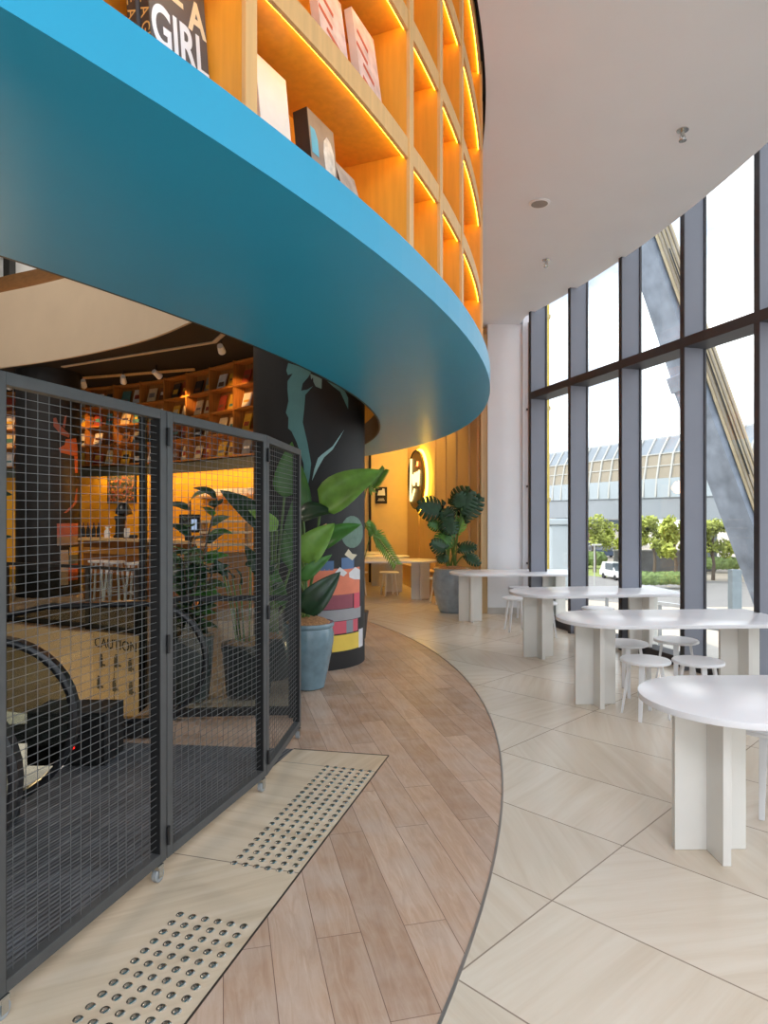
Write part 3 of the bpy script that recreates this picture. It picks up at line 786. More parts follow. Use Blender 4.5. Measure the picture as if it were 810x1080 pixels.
# ================================================================== COLUMNS WITH MURALS
class Cyl:
    def __init__(s, cx, cy, r, z1): s.c = V(cx, cy, 0); s.r = r; s.z1 = z1
    def hit(s, x, y):
        d = Vector(((x - 405) / F, 1.0)).normalized(); c = Vector((s.c.x, s.c.y))
        b = -c.dot(d); D = b * b - c.dot(c) + s.r ** 2
        t = -b - math.sqrt(max(D, 0)); p = d * t
        return math.atan2(p.y - c.y, p.x - c.x), EYE + (540 - y) * p.y / F
def patch(cyl, poly, name, m, parent, lift=.003, cuts=4, pixels=True):
    pts = [cyl.hit(*p) if pixels else p for p in poly]
    pts = [(a if a <= 0.9 else a - 2 * PI, z) for a, z in pts]
    bm = bmesh.new(); vs = [bm.verts.new((a * cyl.r, z, 0)) for a, z in pts]
    for t in tessellate_polygon([[v.co.copy() for v in vs]]):
        try: bm.faces.new([vs[i] for i in t])
        except ValueError: pass
    for _ in range(3): bmesh.ops.subdivide_edges(bm, edges=bm.edges, cuts=1, use_grid_fill=True)
    for v in bm.verts:
        a = v.co.x / cyl.r; z = v.co.y; rr = cyl.r + lift
        v.co = V(cyl.c.x + rr * math.cos(a), cyl.c.y + rr * math.sin(a), z) - parent.location
    bmesh.ops.recalc_face_normals(bm, faces=bm.faces)
    me = bpy.data.meshes.new(name); bm.to_mesh(me); bm.free(); me.materials.append(m)
    for p in me.polygons: p.use_smooth = True
    o = bpy.data.objects.new(name, me); COL.objects.link(o); o.parent = parent
    return o
c1 = Cyl(-.81, 7.28, .6, 4.6)
col1 = MB().lathe([(.6, 0), (.6, 4.55)], (c1.c.x, c1.c.y, 0), 64).build('column', M_column, smooth=True); col1['kind'] = 'structure'
mt = mat('mural_teal', (98, 150, 152), .6, var=.05); mtl = mat('mural_pale_teal', (158, 200, 202), .6, var=.04); mgr = mat('mural_sage', (132, 162, 158), .6)
def z2p(L, x0, y0, s): return [(x0 + a / s, y0 + b / s) for a, b in L]
S2 = 6.2308
antler = z2p([(150, 80), (215, 100), (300, 140), (280, 175), (245, 215), (235, 262), (275, 255), (312, 232), (262, 290), (255, 380), (245, 470), (275, 600), (300, 740), (290, 830), (272, 920), (272, 1020), (262, 1020), (258, 860), (250, 740), (205, 600), (172, 530), (150, 510), (152, 440), (135, 408), (152, 330), (145, 250), (146, 200), (180, 150), (148, 160), (138, 130)], 280, 370, S2)
patch(c1, antler, 'mural_antler', mt, col1)
patch(c1, z2p([(295, 150), (370, 185), (368, 250), (330, 235), (315, 205), (312, 175), (300, 190)], 280, 370, S2), 'mural_antler', mgr, col1)
patch(c1, z2p([(405, 200), (470, 230), (520, 265), (542, 310), (542, 385), (522, 340), (490, 270), (440, 232)], 280, 370, S2), 'mural_antler', mt, col1)
patch(c1, z2p([(516, 518), (500, 548), (440, 650), (385, 700), (345, 770), (305, 855), (320, 780), (345, 705), (372, 680), (440, 628), (480, 570)], 280, 370, S2), 'mural_antler', mtl, col1)
def grid_patch(cyl, a0, a1, z0, z1, nm, m, parent, lift):
    n = 14; g = MB(); rr = cyl.r + lift
    row = lambda z: [V(cyl.c.x + rr * math.cos(a0 + (a1 - a0) * i / n), cyl.c.y + rr * math.sin(a0 + (a1 - a0) * i / n), z) for i in range(n + 1)]
    g.add(row(z0) + row(z1), [(i, i + 1, i + n + 2, i + n + 1) for i in range(n)])
    return g.build(nm, m, parent, smooth=True)
def mrect(x0, y0, x1, y1, rgb, nm='mural_book', lift=.004):
    (a0, zt), (a1, _) = c1.hit(x0, (y0 + y1) / 2), c1.hit(x1, (y0 + y1) / 2)
    z0 = c1.hit((x0 + x1) / 2, y1)[1]; z1 = c1.hit((x0 + x1) / 2, y0)[1]
    return grid_patch(c1, a0, a1, z0, z1, nm, mat('mural_%d_%d_%d' % rgb, rgb, .6, var=.05), col1, lift)
mrect(320, 592, 352, 602, (84, 116, 158)); mrect(360, 588, 373, 600, (92, 122, 164))
mrect(322, 600, 379, 628, (232, 132, 100)); mrect(330, 628, 372, 643, (150, 78, 92)); mrect(373, 625, 379, 641, (214, 86, 104))
mrect(335, 643, 380, 655, (158, 158, 162)); mrect(346, 655, 377, 668, (216, 96, 112)); mrect(365, 654, 372, 667, (140, 146, 154), lift=.006)
mrect(350, 669, 379, 686, (240, 206, 88)); mrect(378, 663, 382.2, 682, (226, 224, 228))
patch(c1, [(367.5, 604), (374, 598), (379, 601), (379, 611), (373, 611), (368, 609)], 'mural_cup', mat('mural_white', (226, 224, 226), .6), col1, .007)
patch(c1, [(363, 585), (367, 579), (371, 584), (376, 585), (371, 591), (367, 588)], 'mural_page', mat('mural_cream', (226, 214, 186), .6), col1, .007)
patch(c1, [(353, 604), (358, 598), (366, 604), (362, 608)], 'mural_page', MATS['mural_white'], col1, .007)
pl = []
for i in range(18):
    a = 2 * PI * i / 18; pl.append((371 + 12 * math.cos(a) * .98, 561 + 17 * math.sin(a)))
patch(c1, [(min(x, 382.5), y) for x, y in pl], 'mural_leaf', mat('mural_leaf_sage', (104, 132, 118), .6, var=.15, scale=20), col1, .004)
patch(c1, [(337, 556), (344, 552), (348, 560), (344, 574), (338, 577), (340, 566)], 'mural_page', mat('mural_peach', (224, 176, 128), .6), col1, .006)

c2 = Cyl(px(51.5, 13.0), 13.0, .57, 4.3)
col2 = MB().lathe([(.57, 0), (.57, 4.3)], (c2.c.x, c2.c.y, 0), 48).build('column', M_column, smooth=True); col2['kind'] = 'structure'
Sd = 10.125
mo = mat('mural_orange', (176, 92, 56), .6, var=.06); mo2 = mat('mural_rust', (142, 80, 64), .6)
patch(c2, z2p([(700, 640), (810, 630), (826, 700), (826, 815), (760, 815), (640, 780), (628, 735), (690, 700)], 0, 400, Sd), 'mural_deer', mo, col2)
patch(c2, z2p([(570, 415), (600, 410), (620, 470), (690, 540), (745, 590), (735, 625), (650, 590), (570, 500)], 0, 400, Sd), 'mural_antler', mo2, col2)
patch(c2, z2p([(668, 500), (690, 400), (712, 380), (700, 470), (690, 530)], 0, 400, Sd), 'mural_antler', mo2, col2)
patch(c2, z2p([(790, 820), (828, 820), (828, 1000), (800, 1000)], 0, 400, Sd), 'mural_deer', mo, col2)
patch(c2, [(80.5, 515), (81.6, 515), (81, 530), (70, 541), (67, 541), (78, 530)], 'mural_line', mo2, col2)
for (x0, y0, x1, y1, rgb) in ((60, 552, 82, 566, (168, 96, 84)), (60, 566, 82, 575, (150, 132, 112)), (64, 580, 72, 617, (176, 164, 146)), (73, 577, 83, 585, (190, 160, 60)), (70, 585, 82, 595, (96, 110, 106)), (70, 595, 82, 612, (176, 88, 56))):
    (a0, _), (a1, _) = c2.hit(x0, 580), c2.hit(min(x1, 82.5), 580)
    z0 = c2.hit((x0 + x1) / 2, y1)[1]; z1 = c2.hit((x0 + x1) / 2, y0)[1]
    grid_patch(c2, a0, a1, z0, z1, 'mural_book', mat('mural2_%d_%d_%d' % rgb, rgb, .6), col2, .004)

# ================================================================== LEFT INTERIOR: soffit, balcony, back bookcase, bar
BW = [V(-1.9, 11.6, 0), V(-2.29, 11.9, 0), V(-3.5, 13.0, 0), V(-4.73, 13.95, 0), V(-6.4, 14.7, 0), V(-8.5, 15.2, 0), V(-11.5, 15.4, 0)]
BWs = spline(BW, 10)
def rowz(pts, off0, off1, z0, z1):
    rows = []
    for i, p in enumerate(pts):
        t = (pts[min(i + 1, len(pts) - 1)] - pts[max(i - 1, 0)]).normalized(); n = V(-t.y, t.x, 0)   # towards the room
        n = n if n.y < 0 else -n
        rows.append([p + n * off0 + V(0, 0, z0), p + n * off0 + V(0, 0, z1), p + n * off1 + V(0, 0, z1), p + n * off1 + V(0, 0, z0)])
    return MB().sweep(rows)
Z_SOF = 4.3
# beige balcony front of the floor above and the dark soffit under it
bal = [at(-150, 405, 13.6)] + [at(x, y, 2.7 * F / (540 - y)) for x, y in ((-60, 396), (0, 388), (50, 381), (100, 372), (160, 357), (212, 335), (250, 312))] + [at(300, 262, 2.7 * F / (540 - 270))]
for p in bal: p.z = 0
bals = spline(bal, 6)
struct('wall_balcony', rowz(bals, .06, .015, Z_SOF - .02, 5.68), M_beige)
struct('trim_8', rowz(bals, -.22, -.40, 5.72, 6.12), M_brown)
rowz(bals, -.14, -.19, 5.69, 5.71).build('trim_9', emit('balcony_light_strip', (255, 190, 90), 5.0))['kind'] = 'structure'
poly = [(p.x, p.y) for p in bals] + [(2.2, 10.9), (2.2, 18.5), (-16.4, 18.5), (-16.4, 13)]
poly = [(p.x, p.y) for p in bals] + [(-.4, 9.5), (-.3, 18.5), (-16.4, 18.5), (-16.4, 13.2)]
struct('ceiling_soffit', MB().prism(poly, Z_SOF, Z_SOF + .2), M_dark)
# linear slot in the soffit
mb = MB()
a, b, c = at(66, 388, 12.4), at(226, 366, 10.6), at(239, 356, 9.95)
for p in (a, b, c): p.z = Z_SOF - .012
mb.bar(a, b, .07, .02); mb.bar(b, c, .07, .02)
tag(mb.build('linear_lamp', mat('lamp_diffuser', (196, 180, 158), .6)), 'long angled linear lamp set into the black ceiling', 'lamp')
a, b = at(88, 408, 13.2), at(205, 394, 12.4)
for p in (a, b): p.z = Z_SOF - .06
tag(MB().bar(a, b, .05, .04).build('light_track', M_oak_face), 'straight pale lighting track below the black ceiling', 'lighting track')

# back bookcase
bb = thing('back_bookcase', 'long dark-lit wooden bookcase of face-out books around the cafe', 'bookcase', (BW[4].x, BW[4].y, 2.55))
M_bb = grain_material('back_bookcase_wood', (176, 118, 56), .5)
ZB0 = 2.62; RH_ = .415
cum = [0]
for i in range(1, len(BWs)): cum.append(cum[-1] + (BWs[i] - BWs[i - 1]).length)
def along(s):
    s = max(0, min(s, cum[-1] - 1e-4))
    for i in range(1, len(cum)):
        if cum[i] >= s:
            f = (s - cum[i - 1]) / (cum[i] - cum[i - 1]); p = BWs[i - 1].lerp(BWs[i], f); t = (BWs[i] - BWs[i - 1]).normalized(); n = V(-t.y, t.x, 0); n = n if n.y < 0 else -n
            return p, t, n
rowz(BWs, -.01, -.03, 2.55, Z_SOF).build('back_panel', M_bb, bb)
for r in range(5): rowz(BWs, .24, 0, ZB0 - .03 + RH_ * r, ZB0 + RH_ * r).build('shelf', M_bb, bb)
bay = .78; s0 = .03; nb = 13
for kx in range(nb + 1):
    p, t, n = along(s0 + bay * kx)
    MB().obox(p + n * .12 + V(0, 0, (ZB0 + Z_SOF) / 2), t * .016, n * .12, V(0, 0, (Z_SOF - ZB0) / 2)).build('upright', M_bb, bb)
cols = [('cream', (226, 206, 164)), ('brown', (120, 84, 60)), ('grey', (132, 130, 128)), ('black', (52, 48, 46)), ('red', (160, 70, 52)), ('teal', (84, 140, 140)), ('yellow', (222, 178, 64)), ('white', (232, 228, 220))]
rown = ['lowest', 'second lowest', 'second highest', 'top']
ordn = ['first', 'second', 'third', 'fourth', 'fifth', 'sixth', 'seventh', 'eighth', 'ninth', 'tenth', 'eleventh', 'twelfth', 'thirteenth']
rb = random.Random(3)
for r in range(4):
    for kx in range(nb):
        p, t, n = along(s0 + bay * (kx + .5))
        xx = 405 + p.x * F / p.y
        if not (-5 < xx < 284) or 26 < xx < 74: continue
        for q in range(2):
            cn, rgb = cols[rb.choice([0, 0, 1, 2, 3, 3, 4, 5, 6, 7, 0, 7])]
            base = p + t * ((q - .5) * -.34) + n * .15; base.z = ZB0 + RH_ * r + .001
            w, h = rb.uniform(.2, .25), rb.uniform(.27, .33)
            root = thing('display_book', '%s book, %s of its pair, %s bay from right, %s row, back bookcase' % (cn, ('right', 'left')[q], ordn[kx], rown[r]), 'book', base, 0, 'face-out books on the back bookcase')
            tt = -t; up = V(0, 0, .96) - n * .26; nn = n * .96 + V(0, 0, .26)
            def P(x, y, d): return base + tt * x + up * y - nn * d
            g = MB(); g.hexa([P(-w / 2, 0, 0), P(w / 2, 0, 0), P(w / 2, 0, .02), P(-w / 2, 0, .02), P(-w / 2, h, 0), P(w / 2, h, 0), P(w / 2, h, .02), P(-w / 2, h, .02)])
            g.build('cover', mat('cover_' + cn, rgb, .5, var=.15, scale=14), root)
            cb_, rg2 = cols[rb.randrange(8)]
            y0 = rb.uniform(.06, .14); hh = rb.uniform(.04, .1)
            g = MB(); g.hexa([P(-w * .34, y0, -.002), P(w * .34, y0, -.002), P(w * .34, y0, 0), P(-w * .34, y0, 0), P(-w * .34, y0 + hh, -.002), P(w * .34, y0 + hh, -.002), P(w * .34, y0 + hh, 0), P(-w * .34, y0 + hh, 0)])
            g.build('cover_print', mat('cover_' + cb_, rg2, .5, var=.15, scale=14), root)
# band under it and yellow wall
struct('trim_10', rowz(BWs, .30, .0, 2.42, 2.555), mat('band_green_grey', (78, 84, 74), .55))
struct('trim_12', rowz(BWs, .31, .28, 2.36, 2.43), MATS['band_green_grey'])
struct('wall_cafe', rowz(BWs, -.02, -.15, 0, 2.45), M_yellow)
rowz(BWs[3:40], .26, .18, 2.405, 2.418).build('trim_11', emit('cafe_light_strip', (255, 208, 112), 20.0))['kind'] = 'structure'

def on_wall(x, off=.0):
    best = None
    for i in range(400):
        p, t, n = along(cum[-1] * i / 399); q = 405 + p.x * F / p.y
        if best is None or abs(q - x) < best[0]: best = (abs(q - x), p, t, n)
    return best[1] + best[3] * off, best[2], best[3]
# painting
p, t, n = on_wall(129, .02); zc = zz(515, p.y)
pt = thing('painting', 'dark floral painting hung on the mustard wall above the bar', 'painting', p + V(0, 0, zc))
MB().obox(p + V(0, 0, zc), t * .40, n * .02, V(0, 0, .32)).build('frame', M_black, pt)
def flowers():
    m = bpy.data.materials.new('floral_canvas'); m.use_nodes = True; nt = m.node_tree; b = nt.nodes['Principled BSDF']
    tc = nt.nodes.new('ShaderNodeTexCoord'); vo = nt.nodes.new('ShaderNodeTexVoronoi'); vo.inputs['Scale'].default_value = 22
    nt.links.new(tc.outputs['Object'], vo.inputs['Vector'])
    sp = nt.nodes.new('ShaderNodeSeparateColor'); nt.links.new(vo.outputs['Color'], sp.inputs[0])
    rp = ramp(nt, [(.0, (40, 42, 36)), (.35, (60, 64, 44)), (.5, (150, 60, 44)), (.65, (90, 80, 90)), (.8, (186, 120, 60)), (1, (50, 50, 40))]); nt.links.new(sp.outputs[0], rp.inputs['Fac'])
    nt.links.new(rp.outputs[0], b.inputs['Base Color']); return m
MB().obox(p + n * .022 + V(0, 0, zc), t * .375, n * .002, V(0, 0, .295)).build('canvas', flowers(), pt)

# bar counter
bc = [at(88, 566, 12.4), at(110, 566, 12.2), at(160, 566, 11.6), at(205, 566, 10.9)]
for p in bc: p.z = 0
bcs = spline(bc, 6)
bar = thing('bar_counter', 'long wooden cafe bar counter with a pale lit top', 'counter', (bc[1].x, bc[1].y, 0))
rowz(bcs, .12, -.4, 1.08, 1.13).build('worktop', mat('bar_top', (226, 186, 130), .3, var=.06), bar)
rowz(bcs, .0, -.06, 0, 1.08).build('front_panel', grain_material('bar_front', (150, 96, 44), .5), bar)
rowz(bcs, .03, .0, .84, .95).build('light_band', mat('bar_band', (188, 130, 58), .5), bar)
def on_bar(x, off=.15, z=1.13):
    q = min(bcs, key=lambda p: abs(405 + p.x * F / p.y - x)); Y = q.y + off
    return V(px(x, Y), Y, z)
for i, x in enumerate((88, 93, 99, 104)):
    p = on_bar(x, .2); t = thing('bottle', 'dark bottle on the bar counter, %s of four from the left' % ordn[i], 'bottle', p, 0, 'dark bottles on the bar')
    MB().lathe([(.035, 0), (.036, .15), (.014, .2), (.014, .25)], tuple(p), 14).build('glass_body', M_black, t, smooth=True)
    MB().lathe([(.016, .25), (.016, .275)], tuple(p), 12).build('cap', mat('bottle_cap', (150, 90, 50), .5), t)
p = on_bar(113, .05); t = thing('dispenser_bottle', 'small white dispenser bottle on the bar counter', 'bottle', p)
MB().lathe([(.05, 0), (.05, .12), (.025, .15), (.02, .18)], tuple(p), 14).build('body', M_stool, t, smooth=True); MB().box((p.x + .02, p.y, p.z + .19), (.1, .03, .025)).build('pump', M_stool, t)
p = on_bar(127, .3); t = thing('coffee_grinder', 'black coffee grinder with a hooded hopper on the bar counter', 'coffee grinder', p)
MB().lathe([(.12, 0), (.12, .04), (.09, .06), (.085, .3), (.11, .36), (.10, .40)], tuple(p), 18).build('body', M_black, t, smooth=True)
MB().lathe([(.06, .4), (.15, .44), (.14, .52), (.08, .62), (.03, .66)], (p.x + .06, p.y, p.z), 18).build('hopper', M_rubber, t, smooth=True)
p = on_bar(134, .1); t = thing('menu_card', 'small pale menu card standing on the bar beside the grinder', 'card', p)
MB().box((p.x, p.y, p.z + .09), (.1, .01, .18)).build('card', c_white, t); MB().box((p.x, p.y, p.z + .008), (.11, .05, .016)).build('foot', M_black, t)
p = on_bar(141, .1); t = thing('card_reader', 'small black card reader lying on the bar counter', 'card reader', p)
MB().box((p.x, p.y, p.z + .03), (.13, .1, .06)).build('body', M_black, t, bevel=.01); MB().box((p.x, p.y, p.z + .062), (.08, .05, .004)).build('screen', M_rubber, t)
p = on_bar(200, .1); t = thing('till_screen', 'black till with a bright screen at the right end of the bar', 'till', p)
MB().box((p.x, p.y, p.z + .04), (.12, .14, .08)).build('base', M_black, t); MB().box((p.x, p.y, p.z + .28), (.34, .04, .3)).build('casing', M_black, t, bevel=.006)
MB().box((p.x + .07, p.y - .022, p.z + .26), (.11, .004, .18)).build('screen', emit('till_glow', (170, 190, 220), .8), t)
# bar stools
def bar_stool(x, y, lab):
    p = V(px(x, y), y, 0); t = thing('bar_stool', lab, 'bar stool', p, 0, 'white bar stools at the cafe bar')
    MB().lathe([(.16, .74), (.17, .75), (.17, .775), (.0001, .78)], tuple(p), 18).build('seat', M_stool, t, smooth=True)
    for k in range(4):
        a = R(45 + 90 * k); d = V(math.cos(a), math.sin(a), 0)
        MB().bar(p + d * .2, p + d * .11 + V(0, 0, .75), .03, .03).build('leg', M_stool, t)
    MB().tube([p + V(math.cos(a) * .17, math.sin(a) * .17, .28) for a in [2 * PI * i / 16 for i in range(16)]], .009, 6, closed=True).build('foot_ring', M_stool, t)
for x, y, l in ((104, 11.4, 'left'), (121, 11.25, 'middle'), (143, 10.95, 'right')): bar_stool(x, y, 'white bar stool in front of the cafe bar, %s of three' % l)
# pastry counter and cup shelf to the right
pc_ = V(px(238, 9.9), 9.9, 0)
t = thing('pastry_stand', 'stepped pale pastry stand behind the rubber plant', 'display stand', pc_)
for i, (w, z) in enumerate(((.8, 1.12), (.72, 1.3), (.66, 1.46))):
    MB().box((pc_.x - .02 * i, 9.95 + .08 * i, z), (w, .34, .03)).build('shelf', mat('stand_board', (222, 196, 158), .4), t)
for sx in (-.36, .3): MB().box((pc_.x + sx, 10.05, .72), (.04, .3, 1.44)).build('side_panel', mat('stand_side', (150, 110, 66), .5), t)
MB().box((pc_.x, 10.0, .5), (.7, .3, 1.0)).build('front_panel', mat('stand_side', (150, 110, 66), .5), t)
p, tq, nq = on_wall(243, .12); Yc = p.y
zc = zz(523, Yc)
MBc = MB().obox(p + V(0, 0, zc - .012), tq * .95, nq * .12, V(0, 0, .012)); tag(MBc.build('cup_shelf', M_oak_face), 'narrow wall shelf carrying the row of white cups', 'shelf')
cup = None
for i in range(11):
    q = p + tq * (.8 - .16 * i) + V(0, 0, zc)
    if cup is None:
        cup = thing('cup', '', 'cup', q); MB().lathe([(.03, 0), (.05, .06), (.054, .13), (.048, .13), (.03, .02)], tuple(q), 14).build('bowl', M_stool, cup, smooth=True)
        hd = [q + V(-.052, 0, .1), q + V(-.085, 0, .095), q + V(-.085, 0, .05), q + V(-.046, 0, .04)]; MB().tube(spline(hd, 4), .007, 6).build('handle', M_stool, cup, smooth=True); o = cup
    else: o = dup(cup, q)
    tag(o, 'white cup in the row on the narrow cafe wall shelf', 'cup', 'cups on the cafe wall shelf')

# track heads with spot lights
def spot(loc, target, power, ang=40, col=(255, 190, 110), blend=.5, rad=.03):
    l = bpy.data.lights.new('spot', 'SPOT'); l.energy = power; l.spot_size = R(ang); l.spot_blend = blend; l.color = lin(col)[:3]; l.shadow_soft_size = rad
    o = bpy.data.objects.new('spot', l); COL.objects.link(o); o.location = loc
    o.rotation_euler = (Vector(target) - Vector(loc)).to_track_quat('-Z', 'Y').to_euler(); return o
GSP = 'spotlights aimed at the back bookcase'
sps = [(88, 409, 13.2, 100, 455, 'leftmost'), (165, 398, 12.3, 205, 425, 'third from the left'), (233, 385, 10.4, 255, 420, 'rightmost'), (130, 402, 12.8, 140, 450, 'second from the left'), (10, 415, 13.4, 8, 460, 'far left, past the mural column')]
for (x, y, Y, tx, ty, lab) in sps:
    p = at(x, y, Y); p.z = Z_SOF
    tp_, tt, tn = on_wall(tx, .1); tgt = V(tp_.x, tp_.y, zz(ty, tp_.y))
    d = (tgt - (p + V(0, 0, -.16))).normalized()
    t = thing('track_spotlight', 'small pale spotlight over the back bookcase, %s' % lab, 'spotlight', p, 0, GSP)
    MB().tube([p, p + V(0, 0, -.13)], .012, 8).build('stem', M_black, t)
    h0 = p + V(0, 0, -.16)
    MB().tube([h0 - d * .08, h0 + d * .08, h0 + d * .1], [.045, .06, .06], 14).build('lamp_head', M_stool, t, smooth=True)
    sp_ = spot(h0 + d * .13, tgt, 130, 26, (255, 186, 104)); sp_.name = 'lamp'
# black balustrade by the planters, posts at the void edge
def post_rail(name, lab, pts, z0, z1, w=.04, mid=True):
    t = thing(name, lab, 'balustrade', pts[0])
    for p in pts: MB().box((p.x, p.y, (z0 + z1) / 2), (w, w, z1 - z0)).build('post', M_black, t)
    for a, b in zip(pts[:-1], pts[1:]):
        MB().bar(a + V(0, 0, z1), b + V(0, 0, z1), w, .04).build('handrail', M_black, t)
        MB().bar(a + V(0, 0, z0 + .05), b + V(0, 0, z0 + .05), w, .06).build('bottom_rail', M_black, t)
        MB().obox((a + b) / 2 + V(0, 0, (z0 + z1) / 2), (b - a) / 2 * .95, V(0, .004, 0), V(0, 0, (z1 - z0) / 2 - .08)).build('glass_panel', glass('balustrade_glass', (225, 232, 228), .05), t)
    return t
post_rail('glass_balustrade', 'low black framed glass balustrade between landing and potted plants', [V(-1.62, 5.16, 0), V(-.98, 5.22, 0), V(-.72, 5.22, 0)], 0, .93)
rp_ = [along_ for along_ in [V(-9.3, 10.42, 0), V(-7.4, 10.27, 0), V(-5.5, 9.76, 0), V(-4.05, 9.15, 0), V(-3.2, 8.68, 0)]]
post_rail('glass_balustrade', 'black glass balustrade along the far edge of the escalator void', rp_, 0, .85, .05)
pp = V(px(151, 6.4), 6.4, 0)
t = thing('barrier_post', 'tall slim black post rising behind the middle of the mesh barrier', 'post', (pp.x, pp.y, -.4))
MB().box((pp.x, pp.y, 1.05), (.06, .06, 2.9)).build('shaft', M_black, t); MB().box((pp.x, pp.y, 2.5), (.075, .075, .03)).build('cap', M_fence_side, t); MB().box((pp.x, pp.y, -.39), (.18, .18, .02)).build('base_plate', M_black, t)
# caution notice on the void glass
cs = V(px(122, 8.35), 8.35, 0)
t = thing('caution_sign', 'clear notice reading CAUTION with small pictograms at the escalator head', 'sign', (cs.x, cs.y, -.5))
ca_ = R(-28); ux = V(math.cos(ca_), math.sin(ca_), 0); un = V(math.sin(ca_), -math.cos(ca_), 0)
MB().obox(cs + V(0, 0, -.42), ux * .42, un * .004, V(0, 0, .5)).build('panel', mat('beige_notice', (178, 158, 128), .5), t)
text_mesh('CAUTION', .17, frame(cs + un * .006 + V(0, 0, -.06) - V(cs.x, cs.y, -.5), ux, V(0, 0, 1), un), 'lettering', M_black, t, sx=1.0, bold=.002)
for k, (x, z) in enumerate(((-.26, -.3), (.02, -.28), (.26, -.3), (-.3, -.58), (-.02, -.58), (.27, -.58))):
    c = cs + ux * x + un * .006 + V(0, 0, z)
    g = MB()
    g.obox(c, ux * .03, un * .002, V(0, 0, .06)); g.obox(c + V(0, 0, .085), ux * .022, un * .002, V(0, 0, .02)); g.obox(c + ux * .05 - V(0, 0, .03), ux * .03, un * .002, V(0, 0, .012)); g.build('pictogram', M_black, t)
MB().box((cs.x, cs.y + .03, -1.6), (.05, .05, 2.8)).build('post', M_black, t)

# ================================================================== ESCALATORS
def escalator(loc, az, lab, rails, depth=-.84):
    """travel direction +x local; newel ends at x=0; first balustrade at y=0"""
    t = thing('escalator', lab, 'escalator', loc, R(90 - az))
    r = .41; cz = .53
    for y in rails:
        path = [(-4.6, y, cz + r - 1.6), (-2.6, y, cz + r - .62), (-2.0, y, cz + r - .33), (-1.5, y, cz + r - .1), (-1.1, y, cz + r - .01)]
        path += [(-r + r * math.cos(a) - .02, y, cz + r * math.sin(a)) for a in [PI / 2 - PI * i / 18 for i in range(19)]]
        path += [(-.8, y, cz - r), (-1.1, y, cz - r - .01), (-1.6, y, cz - r - .12), (-2.6, y, cz - r - .62), (-4.6, y, cz - r - 1.6)]
        pts = [V(*p) for p in path]; rows = []
        for i, p in enumerate(pts):
            tg = (pts[min(i + 1, len(pts) - 1)] - pts[max(i - 1, 0)]).normalized(); nn = V(-tg.z, 0, tg.x)
            sec = [(-.042, .0), (-.042, .012), (-.032, .026), (.032, .026), (.042, .012), (.042, 0), (.034, -.012), (-.034, -.012)]
            rows.append([p + V(0, s_[0], 0) + nn * s_[1] for s_ in sec])
        MB().sweep(rows).build('handrail', M_rubber, t, smooth=True, local=True)
        g = MB(); inner = [(x, z) for x, _, z in path]
        tri = tessellate_polygon([[V(x, z, 0) for x, z in inner]])
        vs = [(x, y - .012, z) for x, z in inner] + [(x, y + .012, z) for x, z in inner]; k = len(inner)
        fs = []
        for q in tri: fs.append(tuple(q)); fs.append(tuple(i + k for i in reversed(q)))
        for i in range(k): fs.append((i, (i + 1) % k, (i + 1) % k + k, i + k))
        g.add(vs, fs); g.build('balustrade_panel', glass('smoked_glass', (214, 216, 210), .06), t, local=True)
        g = MB(); g.box((-.95, y, .05), (1.3, .16, .1)); g.build('skirt', M_black, t, local=True, bevel=.02)
        g = MB(); g.bar((-1.5, y, .0), (-4.6, y, -1.6), .16, .3); g.build('skirt', M_black, t, local=True)
    if len(rails) > 1:
        ym = sum(rails) / len(rails)
        g = MB(); g.box((-1.2, ym, .004), (1.2, .62, .012)); g.build('comb_plate', M_land, t, local=True)
        for k in range(8):
            g = MB(); g.box((-2.0 - .36 * k, ym, -.12 - .2 * k), (.38, .6, .2)); s_ = g.build('step', M_land, t, local=True)
            g = MB(); g.box((-1.83 - .36 * k, ym, -.018 - .2 * k), (.02, .6, .006)); g.build('step_edge', mat('step_yellow', (206, 160, 50), .5), s_, local=True)
    return t
escalator((-1.60, 3.5, 0), 80, 'nearer escalator with two looping black handrails behind the mesh barrier', (0, -.84))
escalator((-1.28, 4.86, 0), 82, 'farther escalator whose black handrail loop ends by the rubber plant', (0,))
bx = V(-2.0, 4.36, 0)
t = thing('control_cabinet', 'low black cabinet with a red light at the escalator head', 'cabinet', bx)
MB().box((bx.x, bx.y, .17), (.5, .3, .34)).build('casing', M_black, t, bevel=.01); MB().box((bx.x, bx.y - .152, .17), (.44, .006, .28)).build('door', M_fence_side, t)
MB().ball((bx.x + .05, bx.y - .158, .12), .009).build('indicator_light', emit('red_indicator', (255, 40, 30), 1.5), t)

# ================================================================== PLANTS
def leaf_rows(p0, p1, w, nrm=(0, -1, .3), bend=.12, fold=.18, n=9, shape=.55, wave=0.0):
    """bent blade from p0 (base) to p1 (tip)"""
    p0 = Vector(p0); p1 = Vector(p1); d = p1 - p0; L = d.length; t = d.normalized(); nrm = Vector(nrm)
    nrm = (nrm - t * nrm.dot(t)).normalized(); side = t.cross(nrm)
    rows = []
    for i in range(n + 1):
        u = i / n
        ww = w / 2 * (math.sin(PI * min(1, u ** shape)) ** .75 if 0 < u < 1 else .02)
        c = p0 + d * u + nrm * (math.sin(PI * u) * bend * L)
        f = fold * ww * 2; wv = wave * ww * math.sin(u * 14)
        rows.append([c - side * ww + nrm * (f + wv), c - side * ww * .5 + nrm * f * .35, c, c + side * ww * .5 + nrm * f * .35, c + side * ww + nrm * (f - wv)])
    return rows
def add_leaf(root, p0, p1, w, m, **k):
    g = MB(); g.sweep(leaf_rows(p0, p1, w, **k), closed_section=False)
    o = g.build('leaf', m, root, smooth=True, recalc=False)
    md = o.modifiers.new('solid', 'SOLIDIFY'); md.thickness = .002
    return o
